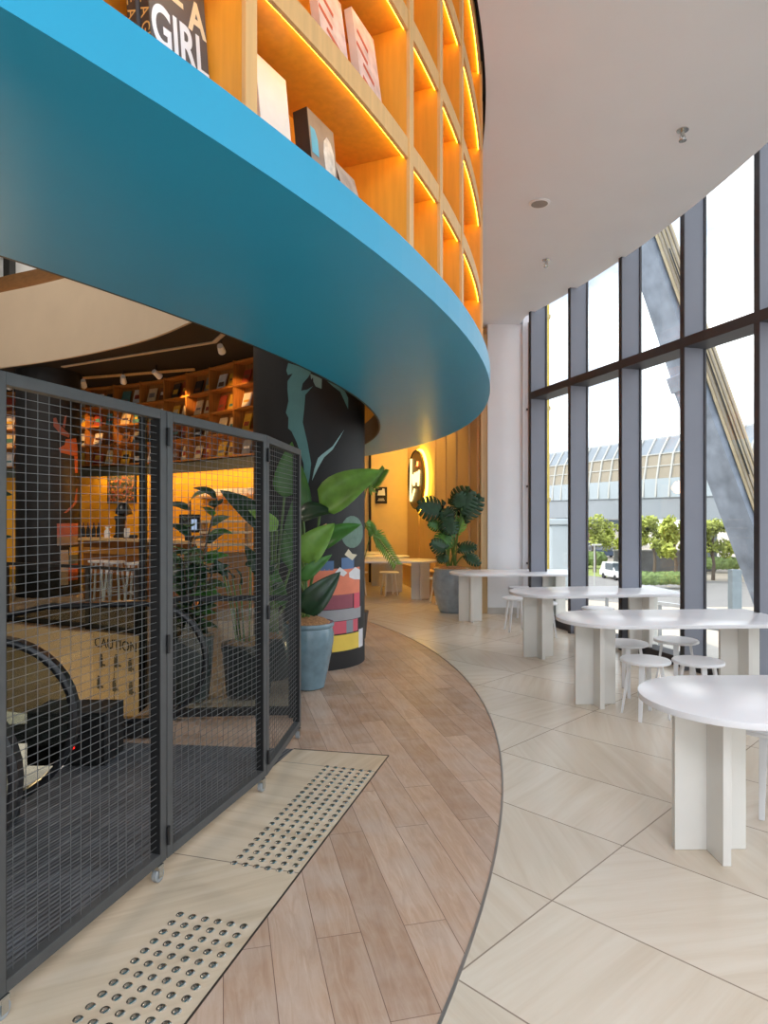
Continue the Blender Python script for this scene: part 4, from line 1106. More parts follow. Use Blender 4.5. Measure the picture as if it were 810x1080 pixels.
def stem(root, pts, r=.01, m=None): MB().tube(spline(pts, 4), r, 7).build('stem', m or M_stem, root, smooth=True)
def pot(root, c, prof, m, soil_z, soil_r):
    MB().lathe(prof, c, 36).build('pot', m, root, smooth=True)
    MB().lathe([(soil_r, soil_z - .03), (soil_r, soil_z), (soil_r * .75, soil_z + .03), (soil_r * .4, soil_z + .05), (.0001, soil_z + .055)], c, 24).build('mulch', M_soil, root, smooth=True)

# blue pot with bird-of-paradise, right of the barrier
bp_ = V(px(325, 6.1), 6.1, 0)
t = thing('potted_plant', 'broad-leaved plant in a tall blue glazed pot against the mural column', 'potted plant', bp_)
pot(t, bp_, [(.13, 0), (.15, .015), (.19, .2), (.232, .42), (.236, .5), (.222, .555), (.236, .565), (.24, .585), (.232, .6), (.205, .6), (.2, .56)], M_pot_blue, .6, .2)
q = bp_ + V(.0, 0, .6)
Yl = 6.05
LV = [((338, 537), (402, 496), 6.0, .34, M_leaf_lt, dict(nrm=(.25, -.8, .55), bend=.10)),
      ((316, 548), (353, 541), 5.9, .26, M_leaf_dk, dict(nrm=(0, -.6, .8), bend=.12)),
      ((316, 592), (353, 552), 5.85, .26, M_leaf_lt, dict(nrm=(.3, -.8, .5), bend=.1)),
      ((334, 578), (381, 553), 6.0, .19, M_leaf, dict(nrm=(.2, -.8, .6), bend=.12)),
      ((318, 646), (359, 603), 5.85, .24, M_leaf_dk, dict(nrm=(.4, -.8, .4), bend=.08)),
      ((316, 612), (350, 585), 5.8, .12, M_leaf, dict(nrm=(.3, -.8, .4))),
      ((320, 545), (316, 488), 6.15, .16, M_leaf, dict(nrm=(.2, -1, .1), bend=.05)),
      ((318, 604), (300, 560), 6.1, .18, M_leaf, dict(nrm=(-.2, -1, .2)))]
for (a, b, Y, w, m, kw) in LV:
    p0, p1 = at(*a, Y), at(*b, Y + .05)
    add_leaf(t, p0, p1, w, m, **kw)
    stem(t, [q + V(random.uniform(-.06, .06), random.uniform(-.05, .05), -.02), (q + p0) / 2 + V(0, 0, .06), p0], .011)
# plant B: tall bird-of-paradise behind barrier
bp2 = V(-1.08, 6.48, 0)
t = thing('potted_plant', 'tall broad-leaved plant in a slim dark pot, seen through the farthest mesh panel', 'potted plant', bp2)
pot(t, bp2, [(.15, 0), (.17, .02), (.2, .3), (.21, .38), (.2, .4), (.17, .4)], M_pot_dark, .39, .18)
q = bp2 + V(0, 0, .4)
for (a, b, Y, w, m, kw) in [((300, 525), (308, 466), 6.3, .24, M_leaf, dict(nrm=(.1, -1, .1), bend=.04)),
                            ((287, 560), (232, 517), 6.2, .22, M_leaf_dk, dict(nrm=(-.2, -.8, .6), bend=.1)),
                            ((292, 560), (262, 538), 6.1, .16, M_leaf_lt, dict(nrm=(-.1, -.7, .7), bend=.1)),
                            ((288, 600), (290, 530), 6.5, .2, M_leaf_dk, dict(nrm=(0, -1, .1), bend=.05)),
                            ((306, 600), (312, 520), 6.35, .2, M_leaf, dict(nrm=(.1, -1, .1), bend=.05)),
                            ((284, 610), (258, 575), 6.3, .16, M_leaf_dk, dict(nrm=(-.2, -1, .3))),
                            ((300, 640), (286, 590), 6.25, .13, M_leaf, dict(nrm=(0, -1, .2)))]:
    p0, p1 = at(*a, Y), at(*b, Y); add_leaf(t, p0, p1, w, m, **kw); stem(t, [q + V(random.uniform(-.07, .07), random.uniform(-.06, .06), -.02), (q + p0) / 2 + V(0, 0, .05), p0], .012)
# dark planter next to it
bp3 = V(px(262, 5.85), 5.85, 0)
t = thing('potted_plant', 'dark square-shouldered pot with thin upright stems between the two mesh stiles', 'potted plant', bp3)
pot(t, bp3, [(.17, 0), (.19, .02), (.22, .36), (.235, .42), (.23, .46), (.2, .46)], M_black, .45, .2)
for k in range(9):
    a = random.uniform(0, 2 * PI); b0 = bp3 + V(math.cos(a) * .1, math.sin(a) * .1, .44); tip = b0 + V(math.cos(a) * .12, math.sin(a) * .12, random.uniform(.45, .8))
    stem(t, [b0, (b0 + tip) / 2 + V(0, 0, .05), tip], .007)
    add_leaf(t, tip, tip + V(math.cos(a) * .11, math.sin(a) * .08 - .03, random.uniform(.04, .14)), .08, M_leaf_dk, nrm=(0, -.6, .8))
# rubber plant
bp4 = V(px(200, 5.72), 5.72, 0)
t = thing('rubber_plant', 'bushy variegated rubber plant in a dark grey pot behind the middle mesh panel', 'potted plant', bp4)
pot(t, bp4, [(.14, -.0), (.16, .02), (.19, .3), (.2, .5), (.205, .55), (.18, .55)], mat('grey_clay_pot', (92, 96, 98), .5, var=.12), .53, .18)
rr = random.Random(11)
M_var = mat('leaf_variegated', (74, 100, 62), .35, var=.5, scale=14)
for k in range(6):
    top = bp4 + V(rr.uniform(-.22, .26), rr.uniform(-.2, .2), rr.uniform(1.0, 1.75)); b0 = bp4 + V(rr.uniform(-.06, .06), rr.uniform(-.06, .06), .5)
    stem(t, [b0, (b0 + top) / 2 + V(rr.uniform(-.05, .05), 0, 0), top], .009, mat('rubber_stem', (84, 70, 52), .6))
    for j in range(15):
        u = .12 + .88 * j / 14; p = b0.lerp(top, u); a = rr.uniform(0, 2 * PI)
        dirv = V(math.cos(a), math.sin(a) * .8 - .25, rr.uniform(-.2, .6)).normalized()
        add_leaf(t, p, p + dirv * rr.uniform(.17, .25), rr.uniform(.09, .13), rr.choice((M_leaf_dk, M_leaf_dk, M_var, M_leaf)), nrm=(dirv.x * .3, -.5, .8), fold=.1, n=7)
# palm fronds right of column
fp = V(px(372, 8.4), 8.4, 0)
t = thing('potted_palm', 'arching palm fronds showing at the right of the dark mural column', 'potted palm', fp)
pot(t, fp, [(.14, 0), (.16, .02), (.19, .3), (.2, .36), (.17, .36)], M_pot_dark, .35, .17)
for (pts, ln) in (([(388, 575), (395, 565), (404, 575), (417, 594)], .16), ([(383, 560), (386, 555), (390, 556), (393, 562)], .12), ([(384, 528), (392, 514), (399, 505), (405, 496)], .12)):
    W = [fp + V(0, 0, .35)] + [at(x, y, 7.75) for x, y in pts]
    cv = spline(W, 8); MB().tube(cv, .006, 6).build('stem', M_stem, t, smooth=True)
    g = MB(); n0 = len(cv) // 4
    for i in range(n0 + 4, len(cv)):
        tg = (cv[min(i + 1, len(cv) - 1)] - cv[i - 1]).normalized()
        for sgn in (-1, 1):
            sd_ = (tg.cross(V(0, -1, .25)).normalized() * sgn * .8 + tg * .6 + V(0, 0, -.1)).normalized()
            l_ = ln * (1 - .45 * (i / len(cv)))
            g.sweep(leaf_rows(cv[i], cv[i] + sd_ * l_, .026, n=4, fold=.1), closed_section=False)
    o = g.build('leaf', M_leaf_lt, t, smooth=True, recalc=False)
# monstera in the grey pot
mp_ = V(px(477, 10.72), 10.72, 0)
t = thing('potted_monstera', 'monstera in a round grey glazed pot in front of the panelled wall', 'potted plant', mp_)
pot(t, mp_, [(.19, 0), (.21, .02), (.27, .2), (.315, .42), (.315, .56), (.285, .66), (.295, .68), (.295, .70), (.26, .70)], M_pot_grey, .69, .25)
def monstera(root, c, tip, w, m, nrm=(0, -1, .2)):
    c = Vector(c); tip = Vector(tip); d = tip - c; L = d.length; tt = d.normalized(); nr = Vector(nrm); nr = (nr - tt * nr.dot(tt)).normalized(); sd_ = tt.cross(nr)
    g = MB(); nl = 6
    for sgn in (-1, 1):
        def wd(u): return w / 2 * math.sin(PI * min(1, (.16 + .84 * u)) ** .85) ** .6 if u < 1 else 0
        st = lambda u, f: c + tt * L * (u + .12 * f * f) + sd_ * sgn * wd(u) * f - nr * .3 * wd(u) * f * f
        for k in range(nl):
            u0 = k / nl; u1 = (k + 1) / nl; v1 = (k + .84) / nl
            g.add([st(u0, 0), st(u1, 0), st(u1, .35), st(u0, .35)], [(0, 1, 2, 3)])
            g.add([st(u0, .35), st(u1, .35), st(v1, .7), st(u0, .7)], [(0, 1, 2, 3)])
            g.add([st(u0, .7), st(v1, .7), st((u0 + v1) / 2 + .05, 1.0), st(u0 + .01, .96)], [(0, 1, 2, 3)])
        g.add([c, c + sd_ * sgn * w * .3 - tt * L * .14, c + sd_ * sgn * w * .42 + tt * L * .08], [(0, 1, 2)])
    o = g.build('leaf', m, root, smooth=True, recalc=False); md = o.modifiers.new('solid', 'SOLIDIFY'); md.thickness = .003
q = mp_ + V(0, 0, .7); Ym = 10.3
for (a, b, w, m) in [((466, 538), (441, 533), .42, M_leaf_mons), ((482, 535), (497, 517), .48, M_leaf_mons), ((488, 545), (507, 524), .36, M_leaf_mons), ((470, 545), (478, 563), .34, M_leaf_mons),
                     ((480, 561), (488, 546), .25, M_leaf_lt), ((473, 562), (464, 577), .34, M_leaf), ((470, 580), (455, 572), .26, M_leaf_mons), ((484, 578), (502, 577), .22, M_leaf_mons), ((492, 585), (506, 595), .2, M_leaf_mons),
                     ((466, 556), (452, 552), .2, M_leaf), ((476, 548), (470, 536), .3, M_leaf_mons), ((487, 536), (484, 520), .34, M_leaf_mons), ((464, 585), (470, 593), .2, M_leaf_mons)]:
    Yq = Ym + random.uniform(-.15, .15); p0, p1 = at(*a, Yq), at(*b, Yq - .08)
    monstera(t, p0, p1, w, m); stem(t, [q + V(random.uniform(-.08, .08), random.uniform(-.05, .05), -.02), (q + p0) / 2 + V(random.uniform(-.04, .04), 0, .06), p0], .011)
# small plant by the far mural column
fp2 = V(px(-6, 11.9), 11.9, 0)
t = thing('potted_plant', 'dark leafy plant at the far left edge beside the orange mural column', 'potted plant', fp2)
pot(t, fp2, [(.18, 0), (.2, .02), (.23, .4), (.2, .4)], M_pot_dark, .39, .19)
for k in range(26):
    a = rr.uniform(0, 2 * PI); h = rr.uniform(.5, 2.1); b0 = fp2 + V(0, 0, .4); p = fp2 + V(rr.uniform(-.12, .12), rr.uniform(-.1, .1), h)
    if k % 4 == 0: stem(t, [b0, (b0 + p) / 2, p], .008)
    dv = V(math.cos(a), -.3, rr.uniform(-.1, .5)).normalized(); add_leaf(t, p, p + dv * .22, .1, M_leaf_dk, fold=.1, n=6)

# ================================================================== CEILING FITTINGS
def sprinkler(x, y, lab):
    Y = 2.95 * F / (540 - y); p = V(px(x, Y), Y, Z_CEIL)
    t = thing('sprinkler_head', lab, 'sprinkler', p, 0, 'ceiling sprinklers')
    MB().lathe([(.045, -.006), (.045, 0)], tuple(p), 20).build('escutcheon', M_steel, t); MB().lathe([(.011, -.05), (.014, -.006)], tuple(p), 12).build('stem', M_steel, t, smooth=True)
    for s_ in (-1, 1): MB().tube([p + V(s_ * .012, 0, -.03), p + V(s_ * .022, 0, -.055), p + V(s_ * .006, 0, -.08)], .004, 6).build('yoke_arm', M_steel, t)
    MB().lathe([(.028, -.086), (.03, -.08)], tuple(p), 16).build('deflector', M_steel, t)
sprinkler(720, 137, 'nearer chrome sprinkler head on the white ceiling, towards the window')
sprinkler(576, 274, 'farther chrome sprinkler head on the white ceiling, near the windows')
Y = 2.95 * F / (540 - 214); p = V(px(569, Y), Y, Z_CEIL)
t = thing('ceiling_speaker', 'round grey ceiling speaker between the two sprinklers', 'speaker', p)
MB().lathe([(.09, -.012), (.1, -.008), (.1, 0)], tuple(p), 30).build('bezel', M_stool, t, smooth=True); MB().lathe([(.078, -.014), (.078, -.01)], tuple(p), 30).build('grille', mat('speaker_grille', (150, 145, 138), .6, var=.2, scale=300), t)

# ================================================================== OUTSIDE
GZ = -6.0
mb = MB(); mb.box((60, 120, GZ - .1), (400, 330, .2)); struct('ground', mb, mat('pale_paving', (196, 184, 170), .9, var=.08, scale=.15))
def gpt(x, y, z=GZ): Y = (EYE - z) * F / (y - 540); return V(px(x, Y), Y, z)
mb = MB(); mb.prism([tuple(gpt(560, 627).xy), tuple(gpt(700, 640).xy), tuple(gpt(900, 640).xy), tuple(gpt(900, 618).xy), tuple(gpt(720, 612).xy), tuple(gpt(600, 598).xy)], GZ, GZ + .02)
struct('road', mb, mat('asphalt_road', (150, 146, 144), .9, var=.06, scale=.5))
M_grass = mat('sunlit_grass', (160, 172, 96), .9, var=.25, scale=.8)
mb = MB(); mb.prism([tuple(gpt(605, 606).xy), tuple(gpt(640, 609).xy), tuple(gpt(640, 598).xy), tuple(gpt(605, 592).xy)], GZ + .02, GZ + .05); tag(mb.build('lawn', M_grass), 'bright green lawn beside the road, left of the white van', 'lawn')
mb = MB(); mb.prism([tuple(gpt(674, 611).xy), tuple(gpt(700, 612).xy), tuple(gpt(694, 607).xy), tuple(gpt(672, 607).xy)], GZ + .02, GZ + .05); tag(mb.build('lawn', M_grass), 'small grass patch under the trees', 'lawn')
def hedge(x0, x1, y, h, lab):
    a, b = gpt(x0, y), gpt(x1, y); t = MB(); n = 26
    for i in range(n):
        p = a.lerp(b, i / (n - 1)); t.ball((p.x + random.uniform(-.3, .3), p.y + random.uniform(-.4, .4), GZ + .34 + h * .66), h * .55, 9, 6, 1.3, 1, 1, .18)
    return tag(t.build('hedge', mat('hedge_green', (122, 142, 84), .9, var=.35, scale=3)), lab, 'hedge')
hedge(603, 632, 600, 1.6, 'low dark green hedge on the lawn outside the windows')
hedge(674, 718, 621, 1.1, 'clipped low hedge outside, below the trees and path')
hedge(746, 775, 604, 1.3, 'hedge outside by the leaning steel boom')
# viaduct with station screen
P0 = V(27.8, 112, 0); P1 = V(41.2, 73.5, 0); vd = (P1 - P0).normalized(); vn = V(-vd.y, vd.x, 0); vn = vn if vn.y < 0 else -vn
P0 = P0 - vd * 90; P1 = P1 + vd * 45; VL = (P1 - P0).length
vt = thing('station_viaduct', 'elevated railway station with ribbed beige screens across the view outside', 'viaduct', P0 + V(0, 0, GZ))
def vpt(s, off, z): return P0 + vd * s + vn * off + V(0, 0, z)
def vbar(sec, name, m):
    g = MB(); g.sweep([[vpt(0, o, z) for o, z in sec], [vpt(VL, o, z) for o, z in sec]]); return g.build(name, m, vt)
vbar([(0, .6), (0, 3.6), (-9, 3.6), (-9, .6)], 'girder', mat('viaduct_concrete', (148, 154, 162), .85, var=.05, scale=.2))
vbar([(.25, 3.5), (.25, 6.0), (.1, 6.0), (.1, 3.5)], 'parapet', mat('parapet_pale_blue', (166, 176, 184), .6, var=.05, scale=.3))
vbar([(.05, 6.0), (-.5, 9.2), (-.7, 9.2), (-.2, 6.0)], 'screen', mat('screen_beige', (156, 146, 130), .7, var=.05, scale=.3))
vbar([(-.5, 9.2), (-1.9, 11.5), (-2.1, 11.5), (-.7, 9.2)], 'glazing', mat('station_glazing', (138, 146, 156), .5, var=.1, scale=.3))
vbar([(-1.9, 11.5), (-5, 12.2), (-5, 12.0), (-1.9, 11.35)], 'roof', mat('station_roof', (150, 154, 156), .6, var=.05))
M_rib = mat('rib_white', (186, 186, 182), .5)
n_r = int(VL / 2.4)
for i in range(n_r):
    s_ = i * 2.4
    g = MB(); w = .14
    for (o0, z0), (o1, z1) in (((.35, 3.6), (.15, 6.0)), ((.15, 6.0), (-.4, 9.2)), ((-.4, 9.2), (-1.8, 11.6))):
        g.hexa([vpt(s_ - w, o0 - .15, z0), vpt(s_ + w, o0 - .15, z0), vpt(s_ + w, o0 + .1, z0), vpt(s_ - w, o0 + .1, z0), vpt(s_ - w, o1 - .15, z1), vpt(s_ + w, o1 - .15, z1), vpt(s_ + w, o1 + .1, z1), vpt(s_ - w, o1 + .1, z1)])
    g.build('rib', M_rib, vt)
for z, o in ((7.6, -.18), (9.2, -.42)): vbar([(o + .08, z), (o + .08, z + .14), (o - .1, z + .14), (o - .1, z)], 'cross_rail', M_rib)
for s_ in (88, 118, 150):
    g = MB(); c = vpt(s_, -4.5, 0); g.obox(V(c.x, c.y, (GZ + .6) / 2), vd * 1.5, vn * 1.3, V(0, 0, (.6 - GZ) / 2)); g.build('pier', MATS['viaduct_concrete'], vt, bevel=.3)
# pale near pier seen in the first bay
p = gpt(588, 632); t = thing('concrete_pier', 'broad pale grey concrete pier outside the leftmost window', 'pier', p)
MB().box((p.x, p.y, (GZ + .5) / 2), (1.75, 1.6, .5 - GZ)).build('shaft', mat('pier_concrete', (176, 186, 192), .8, var=.06, scale=.6), t, bevel=.25); MB().box((p.x, p.y, .75), (2.2, 2.0, .5)).build('pier_cap', MATS['pier_concrete'], t, bevel=.1)
# yellow mast
p = V(px(576, 22), 22, GZ)
t = thing('yellow_mast', 'slim yellow vertical mast outside the leftmost window', 'mast', p)
MB().box((p.x, p.y, 3.5), (.17, .17, 19)).build('mast_tube', mat('mast_yellow', (214, 188, 92), .5, var=.1), t); MB().box((p.x, p.y, GZ + .15), (.6, .6, .3)).build('foot', MATS['pier_concrete'], t)
for z in (-1, 2, 5, 8): MB().box((p.x, p.y, z), (.24, .24, .12)).build('collar', mat('mast_collar', (190, 170, 110), .5), t)
# leaning boom
Yb = 20.0
def boom_pt(y): # axis pixel position along the boom
    return 700 + (y - 302) * .333
bt = at(boom_pt(120), 120, Yb); bm_ = at(boom_pt(398), 398, Yb); bb_ = at(boom_pt(860), 860, Yb); bb_.z = GZ
t = thing('leaning_boom', 'huge weathered steel boom leaning diagonally across the window view', 'boom', V(bb_.x, bb_.y, GZ))
M_boom = mat('weathered_blue_steel', (134, 144, 160), .6, metal=.2, var=.3, scale=1.6); M_boom2 = mat('sandy_steel', (196, 180, 150), .7, var=.16, scale=2)
ax = (bb_ - bt).normalized(); s1 = V(0, -1, 0); s1 = (s1 - ax * s1.dot(ax)).normalized(); s2 = ax.cross(s1).normalized()
if s2.x < 0: s2 = -s2
fa = (s1 * .35 - s2 * .94).normalized(); fb = (s1 * .94 + s2 * .35).normalized()   # the two visible face normals
def bsec(name, a, b, h1, h2, m): MB().obox((a + b) / 2, (b - a) / 2, fa * h1, fb * h2, ).build(name, m, t)
bsec('lower_section', bm_, bb_, .42, .50, M_boom); bsec('upper_section', bt, bm_, .39, .47, M_boom)
MB().obox((bt + bb_) / 2 + fb * .515, (bb_ - bt) / 2, fa * .36, fb * .02).build('cover_plate', M_boom2, t)
for k in (-.22, -.05, .12, .26): MB().obox((bt + bb_) / 2 + fb * .55 + fa * k, (bb_ - bt) / 2, fa * .03, fb * .03).build('rib', mat('boom_rib', (150, 140, 126), .6), t)
MB().obox(bm_, ax * .25, fa * .48, fb * .57).build('collar', M_boom, t, bevel=.03)
q0, q1 = at(706, 262, 19.3), at(790, 500, 19.3)
MB().tube([q0, q1], .02, 6).build('cable', M_black, t)
# crane tip beyond
p = at(745, 375, 60); t = thing('crane_tip', 'distant ochre crane tip rising behind the boom', 'crane', at(745, 640, 60))
base = at(842, 600, 60); base.z = GZ
for dx in (-.5, .5): MB().bar(base + V(dx * 2, 0, 0), p + V(dx, 0, -2), .18, .18).build('chord', mat('crane_ochre', (156, 140, 112), .6), t)
for k in range(12): u = k / 12; a_ = base.lerp(p + V(0, 0, -2), u); b_ = base.lerp(p + V(0, 0, -2), u + 1 / 12); MB().bar(a_ + V(-.8 * (1 - u * .5), 0, 0), b_ + V(.8 * (1 - u * .5), 0, 0), .1, .1).build('lattice', MATS['crane_ochre'], t)
MB().box((p.x, p.y, p.z - 1.2), (2.0, 1.2, 1.0)).build('head', MATS['crane_ochre'], t); MB().bar(p + V(-.5, 0, -.8), p + V(-.9, 0, 2.6), .12, .12).build('spike', MATS['crane_ochre'], t)
# trees
def tree(x, ybase, yt, wpx, lab, Y=None, dens=2200):
    b = gpt(x, ybase); top = zz(yt, b.y); H = top - GZ; rw = wpx * b.y / F / 2
    t = thing('street_tree', lab, 'tree', b, 0, 'trees below the viaduct')
    rt = random.Random(int(x)); MB().tube([b, b + V(.1, 0, H * .25), b + V(-.1, 0, H * .5), b + V(.1, 0, H * .75)], [.22, .18, .13, .06], 8).build('trunk', mat('bark', (110, 96, 82), .9, var=.2), t, smooth=True)
    for k in range(4): a = rt.uniform(0, 2 * PI); MB().tube([b + V(0, 0, H * rt.uniform(.3, .45)), b + V(math.cos(a) * rw * .55, math.sin(a) * rw * .4, H * rt.uniform(.6, .8))], [.09, .03], 6).build('branch', MATS['bark'], t)
    g = MB(); cl = [(rt.uniform(-.95, .95) * rw, rt.uniform(-.6, .6) * rw, H * rt.uniform(.4, .92)) for _ in range(20)]
    for k in range(dens):
        c = rt.choice(cl); d = V(rt.gauss(0, 1), rt.gauss(0, 1), rt.gauss(0, 1)).normalized() * (rw * .33 * rt.random() ** .4); p = b + V(*c) + d
        if p.z > top: p.z = top - rt.random() * .4
        u = V(rt.gauss(0, 1), rt.gauss(0, 1), rt.gauss(0, 1)).normalized(); w = u.orthogonal().normalized(); s_ = rt.uniform(.16, .34)
        g.add([p - u * s_, p + w * s_ * .6, p + u * s_, p - w * s_ * .6], [(0, 1, 2, 3)])
    g.build('foliage', mat('foliage_yellow_green', (168, 176, 84), .7, var=.5, scale=.5), t, recalc=False)
tree(627, 604, 541, 36, 'small yellow-green tree left of the fourth fin', dens=1100)
tree(690, 606, 544, 42, 'left one of the two broad trees in the middle window')
tree(712, 614, 543, 40, 'right one of the two broad trees in the middle window')
tree(752, 612, 545, 44, 'broad tree partly hidden by the leaning boom')
tree(662, 600, 546, 34, 'tree mostly hidden behind the third window fin', dens=900)
# low buildings and walls
p = gpt(628, 578); t = thing('low_building', 'low white building with a dark window band beyond the road', 'building', p)
MB().box((p.x, p.y + 4, GZ + 3.4), (22, 8, 6.8)).build('wall', mat('building_white', (214, 208, 200), .8), t); MB().box((p.x + .5, p.y - .1, GZ + 5.2), (20, .3, 1.5)).build('window_strip', mat('dark_glazing', (84, 96, 104), .3), t)
MB().box((p.x, p.y + 4, GZ + 7.0), (23.5, 9, .5)).build('roof', mat('building_roof', (226, 222, 216), .7), t); MB().box((p.x - 2, p.y - 1.2, GZ + 1.6), (8, 2, 3.0)).build('porch', mat('porch_brown', (150, 120, 104), .8), t)
p = gpt(708, 604); t = thing('boundary_wall', 'long dark boundary wall behind the trees outside', 'wall')
t.location = (p.x, p.y, GZ); MB().box((p.x, p.y + 2, GZ + 1.3), (13, .4, 2.6)).build('masonry', mat('dark_masonry', (112, 112, 112), .9, var=.15, scale=1), t); MB().box((p.x, p.y + 2, GZ + 2.68), (13.2, .6, .16)).build('coping', mat('coping_grey', (160, 158, 154), .8), t)
# cars
def car(x, y, rz, rgb, lab, van=False):
    p = gpt(x, y); t = thing('van' if van else 'car', lab, 'van' if van else 'car', p, rz, 'vehicles outside')
    m = mat('paint_%d_%d_%d' % rgb, rgb, .3, coat=.5)
    L_, W_, H_ = (4.4, 1.8, 1.9) if van else (4.3, 1.75, 1.42)
    bod = [(-L_ / 2, .35), (L_ / 2, .35), (L_ / 2, .75), (L_ / 2 - .1, .85), (L_ / 2 - 1.0, .95), (-L_ / 2, 1.0)]
    top = [(L_ / 2 - 1.1, .95), (L_ / 2 - 1.8, H_), (-L_ / 2 + .5, H_), (-L_ / 2 + .05, 1.0)]
    for nm, pr, mm, w in (('body', bod, m, W_), ('cabin', top, m, W_ - .16)):
        g = MB(); g.add([(x_, -w / 2, z_) for x_, z_ in pr] + [(x_, w / 2, z_) for x_, z_ in pr], [tuple(range(len(pr))), tuple(reversed(range(len(pr), 2 * len(pr))))] + [(i, i + len(pr), (i + 1) % len(pr) + len(pr), (i + 1) % len(pr)) for i in range(len(pr))])
        g.build(nm, mm, t, local=True, bevel=.06)
    g = MB(); g.box((-.1, 0, (1.02 + H_) / 2), (1.7, W_ - .1, H_ - 1.15)); g.build('side_window', MATS['dark_glazing'], t, local=True)
    g = MB(); g.obox((L_ / 2 - 1.44, 0, (.98 + H_) / 2), (.26, 0, -(H_ - 1.05) / 2), (0, W_ / 2 - .2, 0), (.02, 0, .02)); g.build('windscreen', MATS['dark_glazing'], t, local=True)
    for sx in (-1.3, 1.3):
        for sy in (-1, 1):
            g = MB(); n_ = 16; vs = []
            for yo in (sy * (W_ / 2 - .2), sy * (W_ / 2 + .01)):
                for k in range(n_): a = 2 * PI * k / n_; vs.append((sx + .32 * math.cos(a), yo, .32 + .32 * math.sin(a)))
            g.add(vs, [tuple(range(n_)), tuple(reversed(range(n_, 2 * n_)))] + [(k, k + n_, (k + 1) % n_ + n_, (k + 1) % n_) for k in range(n_)]); g.build('wheel', M_rubber, t, local=True)
car(650, 611, R(-80), (232, 232, 232), 'white van driving towards the windows on the road outside', True)
car(766, 598, R(20), (206, 208, 210), 'silver car parked outside, seen beside the leaning boom')
car(634, 582, R(10), (120, 126, 132), 'grey car parked in front of the low white building')
car(622, 580, R(10), (196, 196, 196), 'pale car parked left of the grey one by the low building')
car(640, 588, R(15), (70, 90, 120), 'dark blue car on the road near the small tree')
# lamp post
p = gpt(627, 622); t = thing('lamp_post', 'thin pale lamp post standing on the lawn outside', 'lamp post', p)
MB().tube([p, p + V(0, 0, 4.4)], .06, 8).build('pole', mat('pale_metal', (206, 206, 202), .4, metal=.3), t); MB().box((p.x + .2, p.y, GZ + 4.4), (.9, .25, .14)).build('lamp_head', MATS['pale_metal'], t)
# steel rail on the lower terrace outside
t = thing('terrace_railing', 'pale steel railing of a lower terrace just outside the windows', 'railing', (4.6, 12, -1.6))
ra, rb_ = at(640, 640, 15.5), at(800, 648, 12.5)
ra.z = rb_.z = -.35
for z in (0, -.35): MB().bar(ra + V(0, 0, z), rb_ + V(0, 0, z), .08, .07).build('rail', M_stool if z == 0 else mat('rail_grey', (170, 172, 174), .5), t)
for k in range(6): q = ra.lerp(rb_, k / 5); MB().box((q.x, q.y, -1.0), (.06, .06, 1.3)).build('post', MATS['rail_grey'], t)
q = at(775, 620, 14.5); MB().box((q.x, q.y, -.6), (.2, .2, 1.9)).build('pillar', mat('pale_blue_panel', (150, 164, 172), .5), t)
mb = MB(); mb.prism([(2.6, 17), (8, 17), (8.5, 2), (5.0, 2), (4.35, 4), (3.1, 9), (2.6, 11)], -1.9, -1.65); struct('terrace', mb, mat('terrace_paving', (188, 182, 174), .9, var=.06))

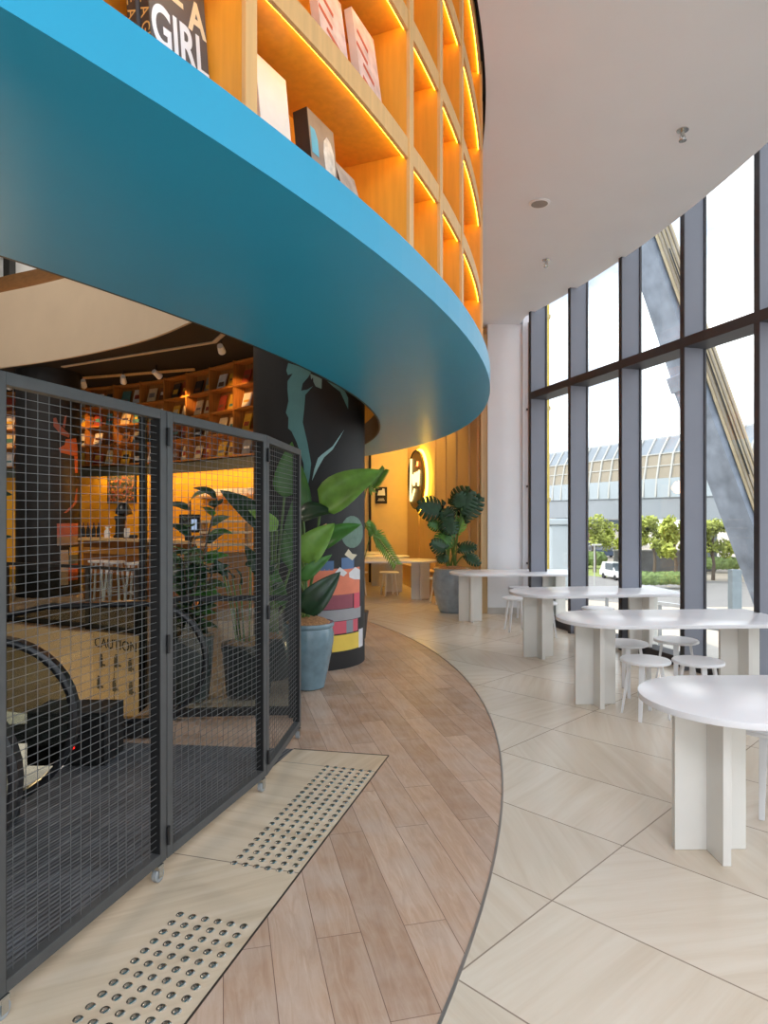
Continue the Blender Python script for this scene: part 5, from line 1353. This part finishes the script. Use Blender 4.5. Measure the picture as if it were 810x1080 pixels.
# ================================================================== LIGHT AND SKY
w = bpy.data.worlds.new('sky'); SC.world = w; w.use_nodes = True; nt = w.node_tree
bg = nt.nodes['Background']; L = nt.links.new
tc = nt.nodes.new('ShaderNodeTexCoord'); mp = nt.nodes.new('ShaderNodeMapping'); mp.inputs['Scale'].default_value = (1, 1, 2.2); L(tc.outputs['Generated'], mp.inputs['Vector'])
nz = N(nt, 'ShaderNodeTexNoise'); nz.inputs['Scale'].default_value = 3.6; nz.inputs['Detail'].default_value = 6; L(mp.outputs[0], nz.inputs['Vector'])
rp = ramp(nt, [(.36, (138, 148, 168)), (.62, (255, 255, 255))]); L(nz.outputs['Fac'], rp.inputs['Fac']); L(rp.outputs[0], bg.inputs['Color']); bg.inputs['Strength'].default_value = 2.6
def area(name, loc, target, sx, sy, power, col):
    l = bpy.data.lights.new(name, 'AREA'); l.shape = 'RECTANGLE'; l.size = sx; l.size_y = sy; l.energy = power; l.color = lin(col)[:3]
    o = bpy.data.objects.new(name, l); COL.objects.link(o); o.location = loc; o.rotation_euler = (Vector(target) - Vector(loc)).to_track_quat('-Z', 'Y').to_euler(); return o
sun = bpy.data.lights.new('sun', 'SUN'); sun.energy = 2.2; sun.angle = R(3); sun.color = (1, .95, .86); so = bpy.data.objects.new('sun', sun); COL.objects.link(so); so.rotation_euler = V(.74, .12, -.66).to_track_quat('-Z', 'Y').to_euler()
area('added_fill', (1.2, -2.2, 4.5), (1.2, -2.2, 0), 3.4, 3.4, 190, (238, 244, 255))  # unseen fill light added behind the camera to brighten the interior
area('added_fill', (-1.6, -1.2, 2.44), (-1.6, -1.2, 0), 1.0, 1.0, 20, (244, 246, 255))  # second added fill, below the ring, lifts the foreground floor
# warm downlights of the back corner
for (x, y) in ((.2, 14.3), (-.3, 13.0), (.75, 12.6)):
    spot((x - .35, y, 4.4), (x + .75, y + .25, 1.9), 190, 105, (255, 206, 112), .8, .1)
def point(loc, power, col, rad=.1):
    l = bpy.data.lights.new('lamp', 'POINT'); l.energy = power; l.color = lin(col)[:3]; l.shadow_soft_size = rad
    o = bpy.data.objects.new('lamp', l); COL.objects.link(o); o.location = loc; return o
area('added_atrium_fill', (-7.0, 14.0, 8.3), (-7.0, 18.4, 5.5), 3.0, .6, 150, (255, 238, 214))  # unseen fill added to whiten the upper far wall
area('added_atrium_fill', (-7.5, 7.5, 8.3), (-6.0, 10.5, 3), 3.5, 2.0, 230, (255, 240, 222))  # unseen fill added above the void to brighten the beige balcony
point((-4.6, 7.5, -.8), 85, (255, 214, 160), .3)  # added light without a fitting, brightens the beige void rim
point((-5.0, 12.9, 2.2), 16, (255, 180, 90), .15); point((-3.2, 11.3, 2.3), 14, (255, 180, 90), .15)  # two added lights without fittings, boost the yellow cafe wall

vs_ = SC.view_settings; SC.display_settings.display_device = 'sRGB'
vs_.view_transform = 'Standard'; vs_.look = 'None'; vs_.gamma = 1.0; vs_.exposure = 0.22; vs_.use_curve_mapping = False
SC.cycles.use_denoising = True; SC.cycles.max_bounces = 8; SC.cycles.transparent_max_bounces = 16; SC.cycles.diffuse_bounces = 5
